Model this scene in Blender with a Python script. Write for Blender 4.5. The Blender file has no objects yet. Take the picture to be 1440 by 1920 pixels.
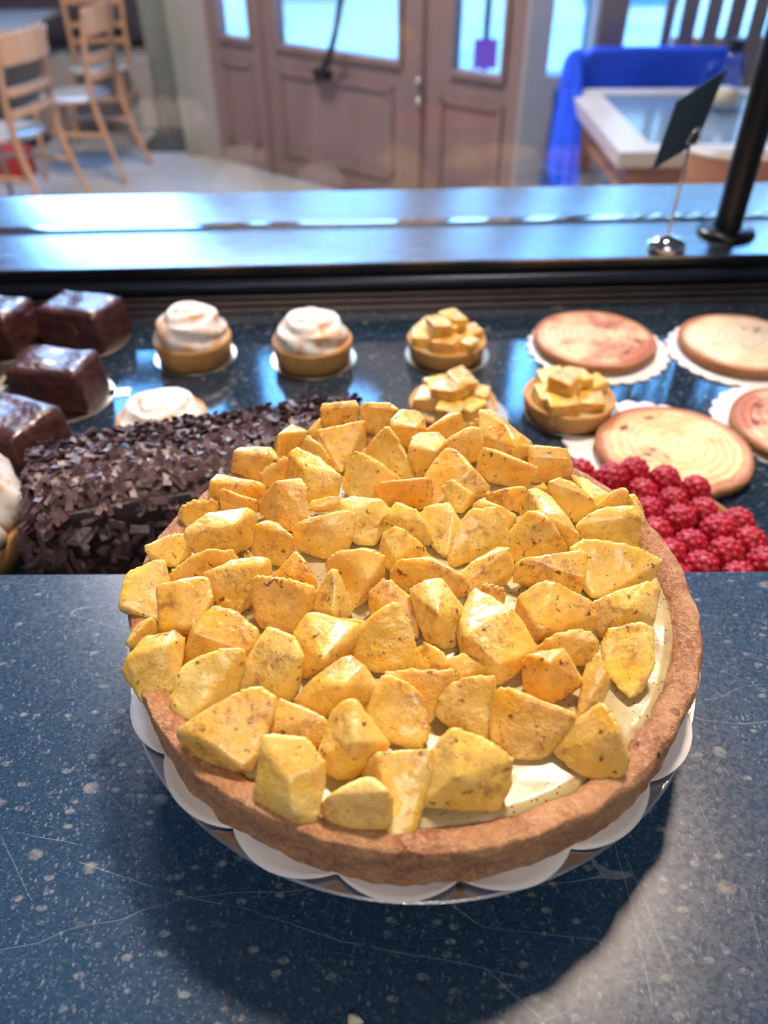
import bpy, bmesh, math, random
from mathutils import Vector, Matrix, noise
from math import radians as R, sin, cos, tan, pi
random.seed(7)
S = bpy.context.scene
COL = S.collection
CAMZ = 1.5; PITCH = R(40); F = 1442.0; ROLL = R(-0.25)
cam_d = bpy.data.cameras.new('camera'); cam = bpy.data.objects.new('camera', cam_d); COL.objects.link(cam)
cam.location = (0, 0, CAMZ)
cam.rotation_euler = (Matrix.Rotation(pi/2 - PITCH, 3, 'X') @ Matrix.Rotation(ROLL, 3, 'Z')).to_euler()
cam_d.sensor_fit = 'VERTICAL'; cam_d.sensor_height = 36; cam_d.lens = F/1920*36
cam_d.clip_start = 0.02; cam_d.clip_end = 100
cam_d.dof.use_dof = True; cam_d.dof.focus_distance = 0.345; cam_d.dof.aperture_fstop = 6.9
S.camera = cam
RM = cam.rotation_euler.to_matrix()
def ray(px, py):
    return RM @ Vector(((px-720)/F, -(py-960)/F, -1.0))
def at(px, py, z):                      # point on the level plane z seen at a pixel
    d = ray(px, py); t = (z-CAMZ)/d.z
    return Vector((d.x*t, d.y*t, z))
def aty(px, py, y):                     # point on the upright plane y
    d = ray(px, py); t = y/d.y
    return Vector((d.x*t, y, CAMZ+d.z*t))

# ---------------------------------------------------------------- materials
class N:
    def __init__(s, name):
        s.m = bpy.data.materials.new(name); s.m.use_nodes = True
        s.t = s.m.node_tree; s.n = s.t.nodes; s.l = s.t.links
        s.b = s.n['Principled BSDF']; s.out = s.n['Material Output']
        s._co = None
    def co(s):
        if s._co is None:
            tc = s.n.new('ShaderNodeTexCoord'); s._co = tc.outputs['Object']
        return s._co
    def rnd(s):
        return s.n.new('ShaderNodeObjectInfo').outputs['Random']
    def mapc(s, scale=(1,1,1), rot=(0,0,0), src=None):
        mp = s.n.new('ShaderNodeMapping'); mp.inputs['Scale'].default_value = scale; mp.inputs['Rotation'].default_value = rot
        s.l.new(src or s.co(), mp.inputs['Vector']); return mp.outputs[0]
    def shift(s, k=7.0):
        v = s.n.new('ShaderNodeVectorMath'); v.operation = 'ADD'
        m = s.math('MULTIPLY', s.rnd(), k); s.l.new(s.co(), v.inputs[0]); s.l.new(m, v.inputs[1]); return v.outputs[0]
    def noise(s, scale, detail=3, src=None, rough=.5, dist=0):
        t = s.n.new('ShaderNodeTexNoise'); t.inputs['Scale'].default_value = scale; t.inputs['Detail'].default_value = detail
        t.inputs['Roughness'].default_value = rough; t.inputs['Distortion'].default_value = dist
        s.l.new(src or s.co(), t.inputs['Vector']); return t.outputs['Fac']
    def voro(s, scale, src=None, feature='F1', rand=1.0, out='Distance'):
        t = s.n.new('ShaderNodeTexVoronoi'); t.feature = feature; t.inputs['Scale'].default_value = scale
        t.inputs['Randomness'].default_value = rand
        s.l.new(src or s.co(), t.inputs['Vector']); return t.outputs[out]
    def math(s, op, a, b=None, c=None):
        m = s.n.new('ShaderNodeMath'); m.operation = op
        for i, v in enumerate((a, b, c)):
            if v is None: continue
            if isinstance(v, (int, float)): m.inputs[i].default_value = v
            else: s.l.new(v, m.inputs[i])
        return m.outputs[0]
    def ramp(s, src, *st, interp='LINEAR'):
        r = s.n.new('ShaderNodeValToRGB'); e = r.color_ramp; e.interpolation = interp
        while len(e.elements) < len(st): e.elements.new(0.5)
        for el, (p, c) in zip(e.elements, st):
            el.position = p; el.color = (*c, 1) if isinstance(c, tuple) else (c, c, c, 1)
        s.l.new(src, r.inputs[0]); return r.outputs[0]
    def mix(s, fac, a, b, mode='MIX'):
        m = s.n.new('ShaderNodeMix'); m.data_type = 'RGBA'; m.blend_type = mode
        for i, v in ((0, fac), (6, a), (7, b)):
            if isinstance(v, (int, float)): m.inputs[i].default_value = v
            elif isinstance(v, tuple): m.inputs[i].default_value = (*v, 1)
            else: s.l.new(v, m.inputs[i])
        return m.outputs[2]
    def bump(s, h, strength=.3, dist=.001):
        b = s.n.new('ShaderNodeBump'); b.inputs['Strength'].default_value = strength; b.inputs['Distance'].default_value = dist
        s.l.new(h, b.inputs['Height']); s.l.new(b.outputs[0], s.b.inputs['Normal'])
    def set(s, **k):
        for a, v in k.items():
            i = s.b.inputs[a.replace('_', ' ')]
            if hasattr(v, 'is_linked') or hasattr(v, 'links'): s.l.new(v, i)
            elif isinstance(v, tuple) and len(v) == 3 and i.type == 'RGBA': i.default_value = (*v, 1)
            else: i.default_value = v
        return s

def simple(name, col, rough=.5, metal=0, nscale=0, var=.12, spec=.5, bumpd=0, **k):
    n = N(name)
    if nscale:
        f = n.noise(nscale, 4)
        c = n.mix(f, tuple(x*(1-var) for x in col), tuple(min(1, x*(1+var)) for x in col)); n.set(Base_Color=c)
        if bumpd: n.bump(n.noise(nscale*3, 3), .5, bumpd)
    else: n.set(Base_Color=col)
    n.set(Roughness=rough, Metallic=metal, Specular_IOR_Level=spec, **k)
    return n.m
M = {}
# cooked apple
def apple_mat(name, fine=1.0):
    n = N(name); sh = n.shift(3.0)
    base = n.ramp(n.rnd(), (0, (.86,.52,.05)), (.35, (.90,.60,.09)), (.6, (.86,.43,.03)), (.8, (.92,.67,.15)), (1, (.88,.56,.06)))
    soft = n.ramp(n.noise(70, 3, sh), (.35, 0.), (.7, 1.))
    base = n.mix(n.math('MULTIPLY', soft, .42), base, (.94,.82,.46))
    amber = n.ramp(n.noise(110, 3, sh, .6), (.5, 0.), (.68, 1.))
    base = n.mix(n.math('MULTIPLY', amber, .45), base, (.72,.36,.04))
    # cinnamon dusting: broad rust veil, then small clots, then pin-head specks
    veil = n.ramp(n.noise(210, 6, sh, .72), (.48, 0.), (.64, 1.))
    area = n.ramp(n.noise(48, 2, sh), (.44, 0.), (.60, 1.))
    base = n.mix(n.math('MULTIPLY', n.math('MULTIPLY', veil, area), .8), base, (.42,.15,.055))
    clot = n.ramp(n.noise(300, 4, sh, .6), (.61, 0.), (.67, 1.))
    ca = n.ramp(n.noise(75, 2, sh), (.48, 0.), (.56, 1.))
    base = n.mix(n.math('MULTIPLY', n.math('MULTIPLY', clot, ca), .85), base, (.16,.035,.02))
    sp = n.math('LESS_THAN', n.voro(560*fine, sh), .15)
    sa = n.ramp(n.noise(100, 2, sh), (.48, 0.), (.54, 1.))
    base = n.mix(n.math('MULTIPLY', n.math('MULTIPLY', sp, sa), .85), base, (.13,.06,.03))
    n.set(Base_Color=base, Roughness=n.ramp(n.noise(260, 4, sh), (.35, .16), (.7, .40)), Subsurface_Weight=.5, Subsurface_Radius=(1.0,.6,.15), Subsurface_Scale=.005,
          Coat_Weight=.55, Coat_Roughness=.10, Specular_IOR_Level=.5)
    n.bump(n.math('ADD', n.noise(650, 4, sh), n.math('MULTIPLY', n.noise(180, 3, sh), 1.2)), .55, .0007)
    return n.m
M['apple'] = apple_mat('stewed apple dusted with cinnamon')
M['apple_small'] = apple_mat('apple of the tartlets', .7)
def crust_mat(name, a, b, c, dots=True):
    n = N(name)
    f = n.noise(55, 4); g = n.noise(420, 5, rough=.7)
    base = n.mix(n.ramp(f, (.35, 0.), (.65, 1.)), a, b)
    base = n.mix(n.math('MULTIPLY', n.ramp(g, (.42, 0.), (.66, 1.)), .75), base, c)
    if dots:
        d = n.math('MULTIPLY', n.math('LESS_THAN', n.voro(62), .12), n.ramp(n.noise(25, 2), (.5, 0.), (.55, 1.)))
        base = n.mix(d, base, (.07,.012,.02))
        s2 = n.math('LESS_THAN', n.voro(600), .14)
        base = n.mix(n.math('MULTIPLY', s2, .5), base, (.15,.06,.03))
    n.set(Base_Color=base, Roughness=.62, Subsurface_Weight=.12, Subsurface_Radius=(1,.5,.25), Subsurface_Scale=.002, Specular_IOR_Level=.35)
    crack = n.ramp(n.math('ABSOLUTE', n.math('SUBTRACT', n.noise(90, 4, n.mapc((1,1,2.4)), .7), .5)), (0, 0.), (.03, 1.))
    cm = n.ramp(n.noise(40, 2), (.45, 0.), (.6, 1.))
    h = n.math('ADD', n.math('MULTIPLY', g, 1.0), n.math('MULTIPLY', n.math('MULTIPLY', crack, cm), .5))
    n.bump(n.math('ADD', h, n.noise(1100, 3)), .9, .0014)
    return n.m
M['crust'] = crust_mat('golden brown shortcrust', (.56,.29,.14), (.36,.14,.07), (.74,.46,.25))
M['crust_small'] = crust_mat('tartlet shortcrust', (.80,.46,.16), (.70,.35,.10), (.82,.52,.22), False)
M['crust_brown'] = crust_mat('browned shortcrust', (.52,.23,.08), (.38,.15,.06), (.55,.29,.14), False)
n = N('vanilla custard')
spk = n.math('MULTIPLY', n.math('LESS_THAN', n.voro(430), .19), n.ramp(n.noise(60,2), (.3,0.), (.45,1.)))
rust = n.ramp(n.noise(90, 4, rough=.6), (.53, 0.), (.68, 1.))
b_ = n.mix(n.math('MULTIPLY', rust, .55), (.50,.42,.22), (.38,.18,.09))
n.set(Base_Color=n.mix(spk, b_, (.12,.06,.03)), Roughness=.3, Subsurface_Weight=.5, Subsurface_Radius=(1,.7,.3), Subsurface_Scale=.005, Coat_Weight=.12, Coat_Roughness=.12)
n.bump(n.noise(120, 3), .4, .001)
M['custard'] = n.m
# white embossed paper
n = N('white doily paper'); n.set(Base_Color=(.84,.84,.87), Roughness=.55)
n.bump(n.math('ADD', n.noise(240, 3, n.mapc((1,1,1))), n.voro(180, feature='DISTANCE_TO_EDGE')), .25, .0006); M['paper'] = n.m
M['silver'] = simple('silver foil card', (.80,.80,.78), .22, 1, 300, .08, bumpd=.0002)
M['gold'] = simple('gold foil card', (.60,.54,.42), .34, 1, 300, .08)
# stone
def stone(name, scale=1.0, rough=.2, dk=1.0, spec=.6, segs=()):
    n = N(name)
    f = n.noise(14*scale, 5, rough=.65)
    base = n.ramp(f, (.25, tuple(dk*v for v in (.010,.038,.086))), (.55, tuple(dk*v for v in (.014,.045,.098))), (.85, tuple(dk*v for v in (.021,.055,.112))))
    warp = n.mapc((1,1,1), (0,0,.4))
    def flecks(sc, th, m0, m1, colr, amt, cur, stretch=(1,1.7,1), rot=.5):
        src = n.mapc(stretch, (0,0,rot))
        d = n.voro(sc*scale, src); ed = n.ramp(d, (th*.7, 1.), (th, 0.))
        g = n.ramp(n.voro(sc*scale, src, out='Color'), (m0, 0.), (m1, 1.))
        nz = n.ramp(n.noise(sc*scale*4, 2), (.35, .2), (.6, 1.))
        return n.mix(n.math('MULTIPLY', n.math('MULTIPLY', ed, g), n.math('MULTIPLY', nz, amt)), cur, colr)
    base = flecks(120, .30, .55, .7, (.26,.28,.30), .75, base)
    base = flecks(230, .28, .45, .6, (.22,.26,.30), .7, base, (1.8,1,1), 1.1)
    base = flecks(480, .32, .3, .5, (.20,.25,.30), .6, base, (1,1.5,1), 2.0)
    base = flecks(900, .36, .3, .5, (.16,.20,.25), .5, base, (1,1.4,1), .9)
    base = flecks(48, .20, .62, .66, (.33,.32,.30), .6, base, (1,1.3,1), .2)
    # hairline scratches, mostly on the right hand half
    scr = None
    for rot, sc, w, st in ((.95, 16, .006, .05), (1.35, 26, .006, .05), (-.55, 20, .005, .06), (2.2, 34, .006, .07)):
        nz = n.noise(sc*scale, 1, n.mapc((st, 1, 1), (0,0,rot)))
        l = n.math('LESS_THAN', n.math('ABSOLUTE', n.math('SUBTRACT', nz, .5)), w*.22)
        br = n.math('MULTIPLY', l, n.ramp(n.noise(11*scale, 2, n.mapc((1,1,1), (rot, 1, 2))), (.55, 0.), (.68, 1.)))
        scr = br if scr is None else n.math('MAXIMUM', scr, br)
    base = n.mix(n.math('MULTIPLY', scr, .15), base, (.26,.30,.34))
    for (ax, ay, bx, by, w) in segs:      # long knife scratches and a pale vein, in slab coordinates
        L = math.hypot(bx-ax, by-ay); ux, uy = (bx-ax)/L, (by-ay)/L
        def dot(x, y, c):
            v = n.n.new('ShaderNodeVectorMath'); v.operation = 'DOT_PRODUCT'; n.l.new(n.co(), v.inputs[0]); v.inputs[1].default_value = (x, y, 0)
            return n.math('SUBTRACT', v.outputs['Value'], c)
        across = n.math('ADD', dot(-uy, ux, -uy*ax+ux*ay), n.math('MULTIPLY', n.math('SUBTRACT', n.noise(30, 2), .5), .004))
        along = dot(ux, uy, ux*ax+uy*ay)
        on = n.math('MULTIPLY', n.math('LESS_THAN', n.math('ABSOLUTE', across), w), n.math('MULTIPLY', n.math('GREATER_THAN', along, 0), n.math('LESS_THAN', along, L)))
        on = n.math('MULTIPLY', on, n.ramp(n.noise(90, 3), (.3, .25), (.6, 1.)))
        base = n.mix(n.math('MULTIPLY', on, .65), base, (.34,.40,.46))
    vein = n.math('LESS_THAN', n.math('ABSOLUTE', n.math('SUBTRACT', n.noise(5.0*scale, 4, n.mapc((.4,1.3,1), (0,0,-.5))), .5)), .0006)
    base = n.mix(n.math('MULTIPLY', vein, .4), base, (.3,.35,.4))
    n.set(Base_Color=base, Roughness=n.ramp(n.noise(420*scale, 4), (.3, rough*.85), (.7, rough*1.3)), Specular_IOR_Level=spec)
    n.bump(n.math('ADD', n.noise(350*scale, 3), n.math('MULTIPLY', scr, .2)), .12, .0003)
    return n.m
SEG = []
for (a, b, c, d, w) in ((1148,1550,1226,1880,.00016), (1172,1600,1295,1910,.00013), (1180,1640,1440,1835,.00010), (905,1812,1012,1908,.00018), (1310,1680,1362,1790,.00010), (1392,1665,1440,1815,.00010), (1010,1545,1040,1590,.00010), (1300,1480,1345,1600,.00009),
        (0,1565,60,1690,.00010), (150,1612,300,1668,.00014), (300,1668,470,1708,.00014), (470,1708,640,1768,.00012), (640,1768,870,1808,.00012), (870,1808,985,1835,.00012), (30,1560,150,1580,.00010)):
    A_, B_ = at(a, b, 1.1875), at(c, d, 1.1875); SEG.append((A_.x, A_.y, B_.x, B_.y, w))
M['stone'] = stone('dark bluestone worktop', 1, .26, 1.0, .6, SEG)
M['shelfstone'] = stone('dark polished display shelf', 1.0, .055, .45, 1.0)
# chocolate
n = N('dark chocolate glaze'); n.set(Base_Color=n.ramp(n.noise(60,3), (.3,(.020,.010,.012)), (.7,(.045,.022,.022))), Roughness=.32, Coat_Weight=.2); n.bump(n.noise(160,3), .5, .002); M['choc'] = n.m
n = N('chocolate shavings'); n.set(Base_Color=n.ramp(n.noise(140,3), (.3,(.065,.036,.042)), (.7,(.14,.078,.084))), Roughness=.38); n.bump(n.noise(500,2), .4, .0006); M['shave'] = n.m
n = N('brownie coating'); n.set(Base_Color=n.ramp(n.noise(90,4), (.35,(.05,.018,.018)), (.65,(.10,.035,.032))), Roughness=.30, Coat_Weight=.3); n.bump(n.noise(130,4), .8, .003); M['brown'] = n.m
n = N('meringue')
n.set(Base_Color=n.mix(n.ramp(n.noise(60,3), (.47,0.), (.66,1.)), (.86,.83,.80), (.72,.42,.20)), Roughness=.42, Subsurface_Weight=.3, Subsurface_Radius=(1,.8,.7), Subsurface_Scale=.004); n.bump(n.noise(150,3), .4, .002); M['meringue'] = n.m
n = N('raspberry skin'); n.set(Base_Color=n.ramp(n.noise(120,2,n.shift(2)), (.3,(.34,.003,.018)), (.7,(.50,.006,.032))), Roughness=.42, Subsurface_Weight=.25, Subsurface_Radius=(1,.1,.15), Subsurface_Scale=.004, Sheen_Weight=.05, Sheen_Tint=(1,.7,.8)); M['rasp'] = n.m
def flat_mat(name, pale, dark, seed):
    n = N(name); c = n.mapc((1,1,1), (0,0,seed))
    w = n.n.new('ShaderNodeTexWave'); w.wave_type = 'RINGS'; w.rings_direction = 'Z'; w.inputs['Scale'].default_value = 42; w.inputs['Distortion'].default_value = 3.5; w.inputs['Detail'].default_value = 2; w.inputs['Detail Scale'].default_value = 3
    n.l.new(c, w.inputs['Vector'])
    base = n.mix(n.math('MULTIPLY', w.outputs['Fac'], .6), pale, tuple(x*y for x, y in zip(pale, (.85,.68,.5))))
    base = n.mix(n.ramp(n.noise(30, 5, c, .65), (.45, 0.), (.62, 1.)), base, dark)
    ln = n.n.new('ShaderNodeVectorMath'); ln.operation = 'LENGTH'; n.l.new(n.mapc((1,1,0)), ln.inputs[0])
    rim = n.ramp(n.math('ADD', ln.outputs['Value'], n.math('MULTIPLY', n.noise(25, 2, c), .01)), (.0585, 0.), (.068, 1.))
    base = n.mix(rim, base, (.42,.14,.08))
    sp = n.ramp(n.noise(38, 3, c), (.66, 0.), (.71, 1.))
    base = n.mix(sp, base, (.22,.06,.04))
    n.set(Base_Color=base, Roughness=.4, Subsurface_Weight=.2, Subsurface_Scale=.003); n.bump(w.outputs['Fac'], .5, .002)
    return n.m
M['flatA'] = flat_mat('baked almond cream, browned', (.90,.64,.40), (.52,.18,.09), 1.0)
M['flatB'] = flat_mat('baked almond cream, pale', (.95,.86,.60), (.85,.60,.34), 2.6)
M['flatC'] = flat_mat('baked almond cream, yellow', (.92,.78,.44), (.78,.46,.20), 4.1)
# metal and room
n = N('brushed steel'); st = n.noise(60, 4, n.mapc((.5, 40, 40)))
n.set(Base_Color=(.38,.42,.47), Metallic=1., Roughness=n.ramp(st, (.3,.16), (.7,.30))); n.bump(st, .1, .0004); M['steel'] = n.m
M['chrome'] = simple('chrome', (.8,.8,.82), .08, 1)
M['black'] = simple('black enamel', (.008,.010,.014), .28, 0, 30, .2)
M['navy'] = simple('dark blue grey metal', (.02,.03,.05), .3, .6)
M['steel2'] = simple('dull steel track', (.34,.30,.30), .35, 1, 40, .2)
M['card'] = simple('dark price card', (.03,.06,.085), .5, 0, 60, .1)
def glass(name, tint=(1,1,1), k=1.0):
    n = N(name); n.n.remove(n.b)
    tr = n.n.new('ShaderNodeBsdfTransparent'); tr.inputs[0].default_value = (*tint, 1)
    gl = n.n.new('ShaderNodeBsdfGlossy'); gl.inputs['Roughness'].default_value = .0
    fr = n.n.new('ShaderNodeFresnel'); ge = n.n.new('ShaderNodeNewGeometry')
    n.l.new(n.math('ADD', 1.5, n.math('MULTIPLY', ge.outputs['Backfacing'], 1/1.5-1.5)), fr.inputs['IOR'])
    mx = n.n.new('ShaderNodeMixShader'); n.l.new(n.math('MULTIPLY', fr.outputs[0], k), mx.inputs[0])
    n.l.new(tr.outputs[0], mx.inputs[1]); n.l.new(gl.outputs[0], mx.inputs[2]); n.l.new(mx.outputs[0], n.out.inputs[0]); return n.m
M['glass'] = glass('clear sheet glass')
M['pane'] = glass('window pane glass', (.97,.99,1))
def wood(name, a, b, rough=.35, rot=(0,0,0), sc=(30,30,3)):
    n = N(name); f = n.noise(1, 4, n.mapc(sc, rot), dist=.6)
    n.set(Base_Color=n.ramp(f, (.3, a), (.7, b)), Roughness=rough); return n.m
M['chairwood'] = wood('varnished beech chair wood', (.52,.27,.15), (.66,.38,.22), .25)
M['doorwood'] = wood('dusty mauve brown painted door', (.23,.15,.145), (.28,.19,.18), .45, sc=(8,8,1.5))
M['palewood'] = wood('pale limed wood', (.62,.52,.42), (.75,.66,.56), .35, sc=(3,30,30))
M['redwood'] = wood('reddish plywood', (.42,.17,.10), (.52,.24,.14), .4, sc=(3,20,20))
n = N('pale grey floorboards')
br = n.n.new('ShaderNodeTexBrick'); br.inputs['Scale'].default_value = 1; br.inputs['Brick Width'].default_value = 1.6; br.inputs['Row Height'].default_value = .16; br.inputs['Mortar Size'].default_value = .004
br.inputs['Color1'].default_value = (.46,.47,.49,1); br.inputs['Color2'].default_value = (.56,.56,.57,1); br.inputs['Mortar'].default_value = (.2,.2,.2,1)
n.l.new(n.mapc((1,1,1), (0,0,.35)), br.inputs['Vector'])
n.set(Base_Color=n.mix(n.math('MULTIPLY', n.noise(6,4), .4), br.outputs[0], (.34,.35,.37)), Roughness=.28); M['floor'] = n.m
M['wallgrey'] = simple('grey blue plaster', (.40,.45,.52), .7, 0, 3, .06)
M['wallgreen'] = simple('grey green plaster', (.27,.28,.24), .7, 0, 4, .1)
M['wallwarm'] = simple('warm off white plaster', (.42,.38,.36), .8, 0, 3, .05)
M['ceil'] = simple('ceiling plaster', (.36,.32,.31), .8, 0, 2, .05)
M['bluecloth'] = simple('bright blue cloth', (.0,.06,.72), .8, 0, 20, .3, bumpd=.004)
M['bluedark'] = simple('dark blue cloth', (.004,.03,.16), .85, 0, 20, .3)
M['slat'] = simple('grey brown blind slat', (.20,.18,.17), .6, 0, 8, .1)
M['dark'] = simple('dark iron', (.015,.014,.02), .4, .3)
M['mat'] = simple('dark grey floor sheet', (.06,.065,.065), .8, 0, 60, .2)
M['basemetal'] = simple('polished dark table foot', (.10,.13,.17), .18, .9)
M['purple'] = simple('dark plum upholstery', (.05,.035,.06), .7, 0, 30, .2)
M['red'] = simple('red fabric', (.50,.04,.03), .7, 0, 30, .2)
M['tabletop'] = simple('blue grey glazed table inset', (.20,.28,.36), .16, 0, 12, .15)
M['cream'] = simple('creamy liquid', (.70,.66,.50), .4)
M['street'] = simple('pale street paving', (.50,.46,.42), .8, 0, 3, .15)
M['facade'] = simple('pale facade', (.66,.58,.50), .7, 0, 1.2, .2)
M['bluepaint'] = simple('sky blue painted shopfront', (.04,.16,.30), .6, 0, 2, .2)
M['pinksign'] = simple('magenta sign', (.30,.03,.28), .6)
M['white'] = simple('white paint', (.82,.84,.88), .5)
def lampmat(name, col, s):
    n = N(name); n.set(Base_Color=(0,0,0), Emission_Color=col, Emission_Strength=s); return n.m

# ---------------------------------------------------------------- objects
def link(name, me, mat, parent=None, smooth=True):
    o = bpy.data.objects.new(name, me)
    COL.objects.link(o)
    if mat and not me.materials: me.materials.append(mat)
    if smooth:
        for p in me.polygons: p.use_smooth = True
    if parent: o.parent = parent
    return o
def tag(o, label=None, cat=None, group=None, kind=None):
    if label: o['label'] = label
    if cat: o['category'] = cat
    if group: o['group'] = group
    if kind: o['kind'] = kind
    return o
def empty(name, loc, label, cat, group=None, rz=0, kind=None):
    e = bpy.data.objects.new(name, None); COL.objects.link(e); e.location = loc; e.rotation_euler.z = rz; e.empty_display_size = .02
    return tag(e, label, cat, group, kind)
def fin(name, bm, mat, parent=None, smooth=True):
    me = bpy.data.meshes.new(name); bmesh.ops.recalc_face_normals(bm, faces=bm.faces); bm.to_mesh(me); bm.free()
    return link(name, me, mat, parent, smooth)
def autosm(o, ang=35):
    me = o.data
    try: me.set_sharp_from_angle(angle=R(ang))
    except Exception: pass
    return o
def abox(bm, c, s, rz=0, rx=0, ry=0):
    r = bmesh.ops.create_cube(bm, size=1)
    m = Matrix.Translation(c) @ Matrix.Rotation(rz, 4, 'Z') @ Matrix.Rotation(ry, 4, 'Y') @ Matrix.Rotation(rx, 4, 'X') @ Matrix.Diagonal((*s, 1))
    bmesh.ops.transform(bm, matrix=m, verts=r['verts']); return r['verts']
def box(name, c, s, mat, parent=None, rz=0, rx=0, ry=0, bev=0):
    bm = bmesh.new(); abox(bm, c, s, rz, rx, ry)
    if bev: bmesh.ops.bevel(bm, geom=bm.edges[:], offset=bev, segments=3, profile=.7, affect='EDGES')
    return autosm(fin(name, bm, mat, parent, True), 40)
def lathe_bm(prof, seg=64, fr=None, fz=None, close=True):
    bm = bmesh.new(); rings = []
    for i, (r, z) in enumerate(prof):
        if r < 1e-6: rings.append([bm.verts.new((0, 0, z))]); continue
        rg = []
        for k in range(seg):
            a = 2*pi*k/seg; rr = r + (fr(a, r, z) if fr else 0); zz = z + (fz(a, r, z) if fz else 0)
            rg.append(bm.verts.new((rr*cos(a), rr*sin(a), zz)))
        rings.append(rg)
    for A, B in zip(rings, rings[1:]):
        if len(A) == 1 and len(B) == 1: continue
        for k in range(seg):
            k2 = (k+1) % seg
            if len(A) == 1: bm.faces.new((A[0], B[k], B[k2]))
            elif len(B) == 1: bm.faces.new((A[k], A[k2], B[0]))
            else: bm.faces.new((A[k], A[k2], B[k2], B[k]))
    return bm
def lathe(name, prof, mat, parent=None, loc=(0,0,0), seg=64, fr=None, fz=None, sharp=0):
    o = fin(name, lathe_bm(prof, seg, fr, fz), mat, parent); o.location = loc
    if sharp: autosm(o, sharp)
    return o
def tube_bm(bm, pts, r, seg=10, cap=True):
    pts = [Vector(p) for p in pts]; rs = r if isinstance(r, (list, tuple)) else [r]*len(pts); prev = None; ref = None
    for i, p in enumerate(pts):
        t = (pts[min(i+1, len(pts)-1)] - pts[max(i-1, 0)]).normalized()
        if ref is None: ref = t.orthogonal().normalized()
        ref = (ref - t*ref.dot(t)).normalized(); b = t.cross(ref)
        rg = [bm.verts.new(p + (ref*cos(2*pi*k/seg) + b*sin(2*pi*k/seg))*rs[i]) for k in range(seg)]
        if prev:
            for k in range(seg): bm.faces.new((prev[k], prev[(k+1)%seg], rg[(k+1)%seg], rg[k]))
        elif cap: bm.faces.new(rg[::-1])
        prev = rg
    if cap: bm.faces.new(prev)
def tube(name, pts, r, mat, parent=None, seg=10):
    bm = bmesh.new(); tube_bm(bm, pts, r, seg); return autosm(fin(name, bm, mat, parent), 50)
def smooth_path(pts, n=6):
    pts = [Vector(p) for p in pts]; out = []
    for i in range(len(pts)-1):
        p0, p1, p2, p3 = pts[max(i-1,0)], pts[i], pts[i+1], pts[min(i+2,len(pts)-1)]
        for k in range(n):
            t = k/n; out.append(.5*((2*p1)+(p2-p0)*t+(2*p0-5*p1+4*p2-p3)*t*t+(3*p1-p0-3*p2+p3)*t**3))
    out.append(pts[-1]); return out
def copy_tree(o, parent=None, loc=None, rz=None, label=None, group=None):
    c = o.copy(); COL.objects.link(c); c.parent = parent
    if loc is not None: c.location = loc
    if rz is not None: c.rotation_euler.z = rz
    if label: c['label'] = label
    if group: c['group'] = group
    for ch in list(o.children): copy_tree(ch, c)
    return c
TEX = bpy.data.textures.new('lumps', 'CLOUDS'); TEX.noise_scale = .009; TEX.noise_depth = 2
def hull(name, pts, mat, parent, voxel=.0009, it=4, disp=.0011):
    bm = bmesh.new()
    for p in pts: bm.verts.new(p)
    r = bmesh.ops.convex_hull(bm, input=bm.verts[:])
    junk = [g for g in r['geom_interior'] if isinstance(g, bmesh.types.BMVert)] + [g for g in r['geom_unused'] if isinstance(g, bmesh.types.BMVert)]
    bmesh.ops.delete(bm, geom=list(set(junk)), context='VERTS')
    o = fin(name, bm, mat, parent)
    if voxel:
        m = o.modifiers.new('cut', 'REMESH'); m.mode = 'VOXEL'; m.voxel_size = voxel; m.use_smooth_shade = True
        m = o.modifiers.new('soft', 'SMOOTH'); m.factor = .5; m.iterations = it
        if disp:
            m = o.modifiers.new('lumpy', 'DISPLACE'); m.texture = TEX; m.texture_coords = 'GLOBAL'; m.strength = disp; m.mid_level = .15
    return o
SKY, LAMP, EXPO, FRONTFILL, ROOMFILL = 18, 88, 0, 34, 150
# ================================================================ main apple tart
K = .893
TC = Vector((.0125, .2464, 0)); RIMZ = 1.2525; CZ = RIMZ - .0040; TR = .1252
COUNTERZ = 1.1875
BOARDZ = 1.2245
tart = empty('apple_tart', (TC.x, TC.y, BOARDZ+.0029), 'large round apple tart piled with cinnamon dusted apple chunks, on a scalloped white doily', 'tart')
tl = tart.location.copy()
def nz(x, y, z, s): return noise.noise(Vector((x*s, y*s, z*s)))
H = RIMZ - tl.z
prof = [(0, .0), (.104, .0), (.1228, .0001), (.1246, .0016), (.1247, .0070), (.1248, .0130), (.1253, .0182), (.1256, .0218), (.1243, .0248), (.1218, H+.0001), (.1188, H-.0003), (.1160, H-.0016), (.1142, H-.0042), (.1128, H-.0085), (.112, H-.014), (.06, H-.016), (0, H-.016)]
# refine the profile
pp = []
for (a, b) in zip(prof, prof[1:]):
    k = 1 if a[0] < .1 or b[0] < .1 else 3
    for i in range(k): pp.append((a[0]+(b[0]-a[0])*i/k, a[1]+(b[1]-a[1])*i/k))
pp.append(prof[-1])
def cr(a, r, z):
    if r < .1: return 0
    x, y = cos(a)*.125, sin(a)*.125
    return .0018*nz(x, y, z, 22) + .0013*nz(x, y, z*1.5, 90) + .0007*nz(x, y, z, 260)
def cz(a, r, z):
    if r < .105: return 0
    x, y = cos(a)*r, sin(a)*r
    return (.0014*nz(x+3, y, 0, 26) + .0005*nz(x, y, z, 140))*min(1, z/.012)
crust = lathe('crust', pp, M['crust'], tart, seg=420, fr=cr, fz=cz)
cu = [(0, 0)] + [(.1152*i/46, 0) for i in range(1, 47)]
def cuz(a, r, z):
    x, y = cos(a)*r, sin(a)*r
    return .0016*nz(x, y, 5, 30) + .0006*nz(x, y, 9, 90) - (.0025 if r > .113 else 0)
custard = lathe('custard_filling', cu, M['custard'], tart, (0, 0, CZ-tl.z), seg=240, fz=cuz)
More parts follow.
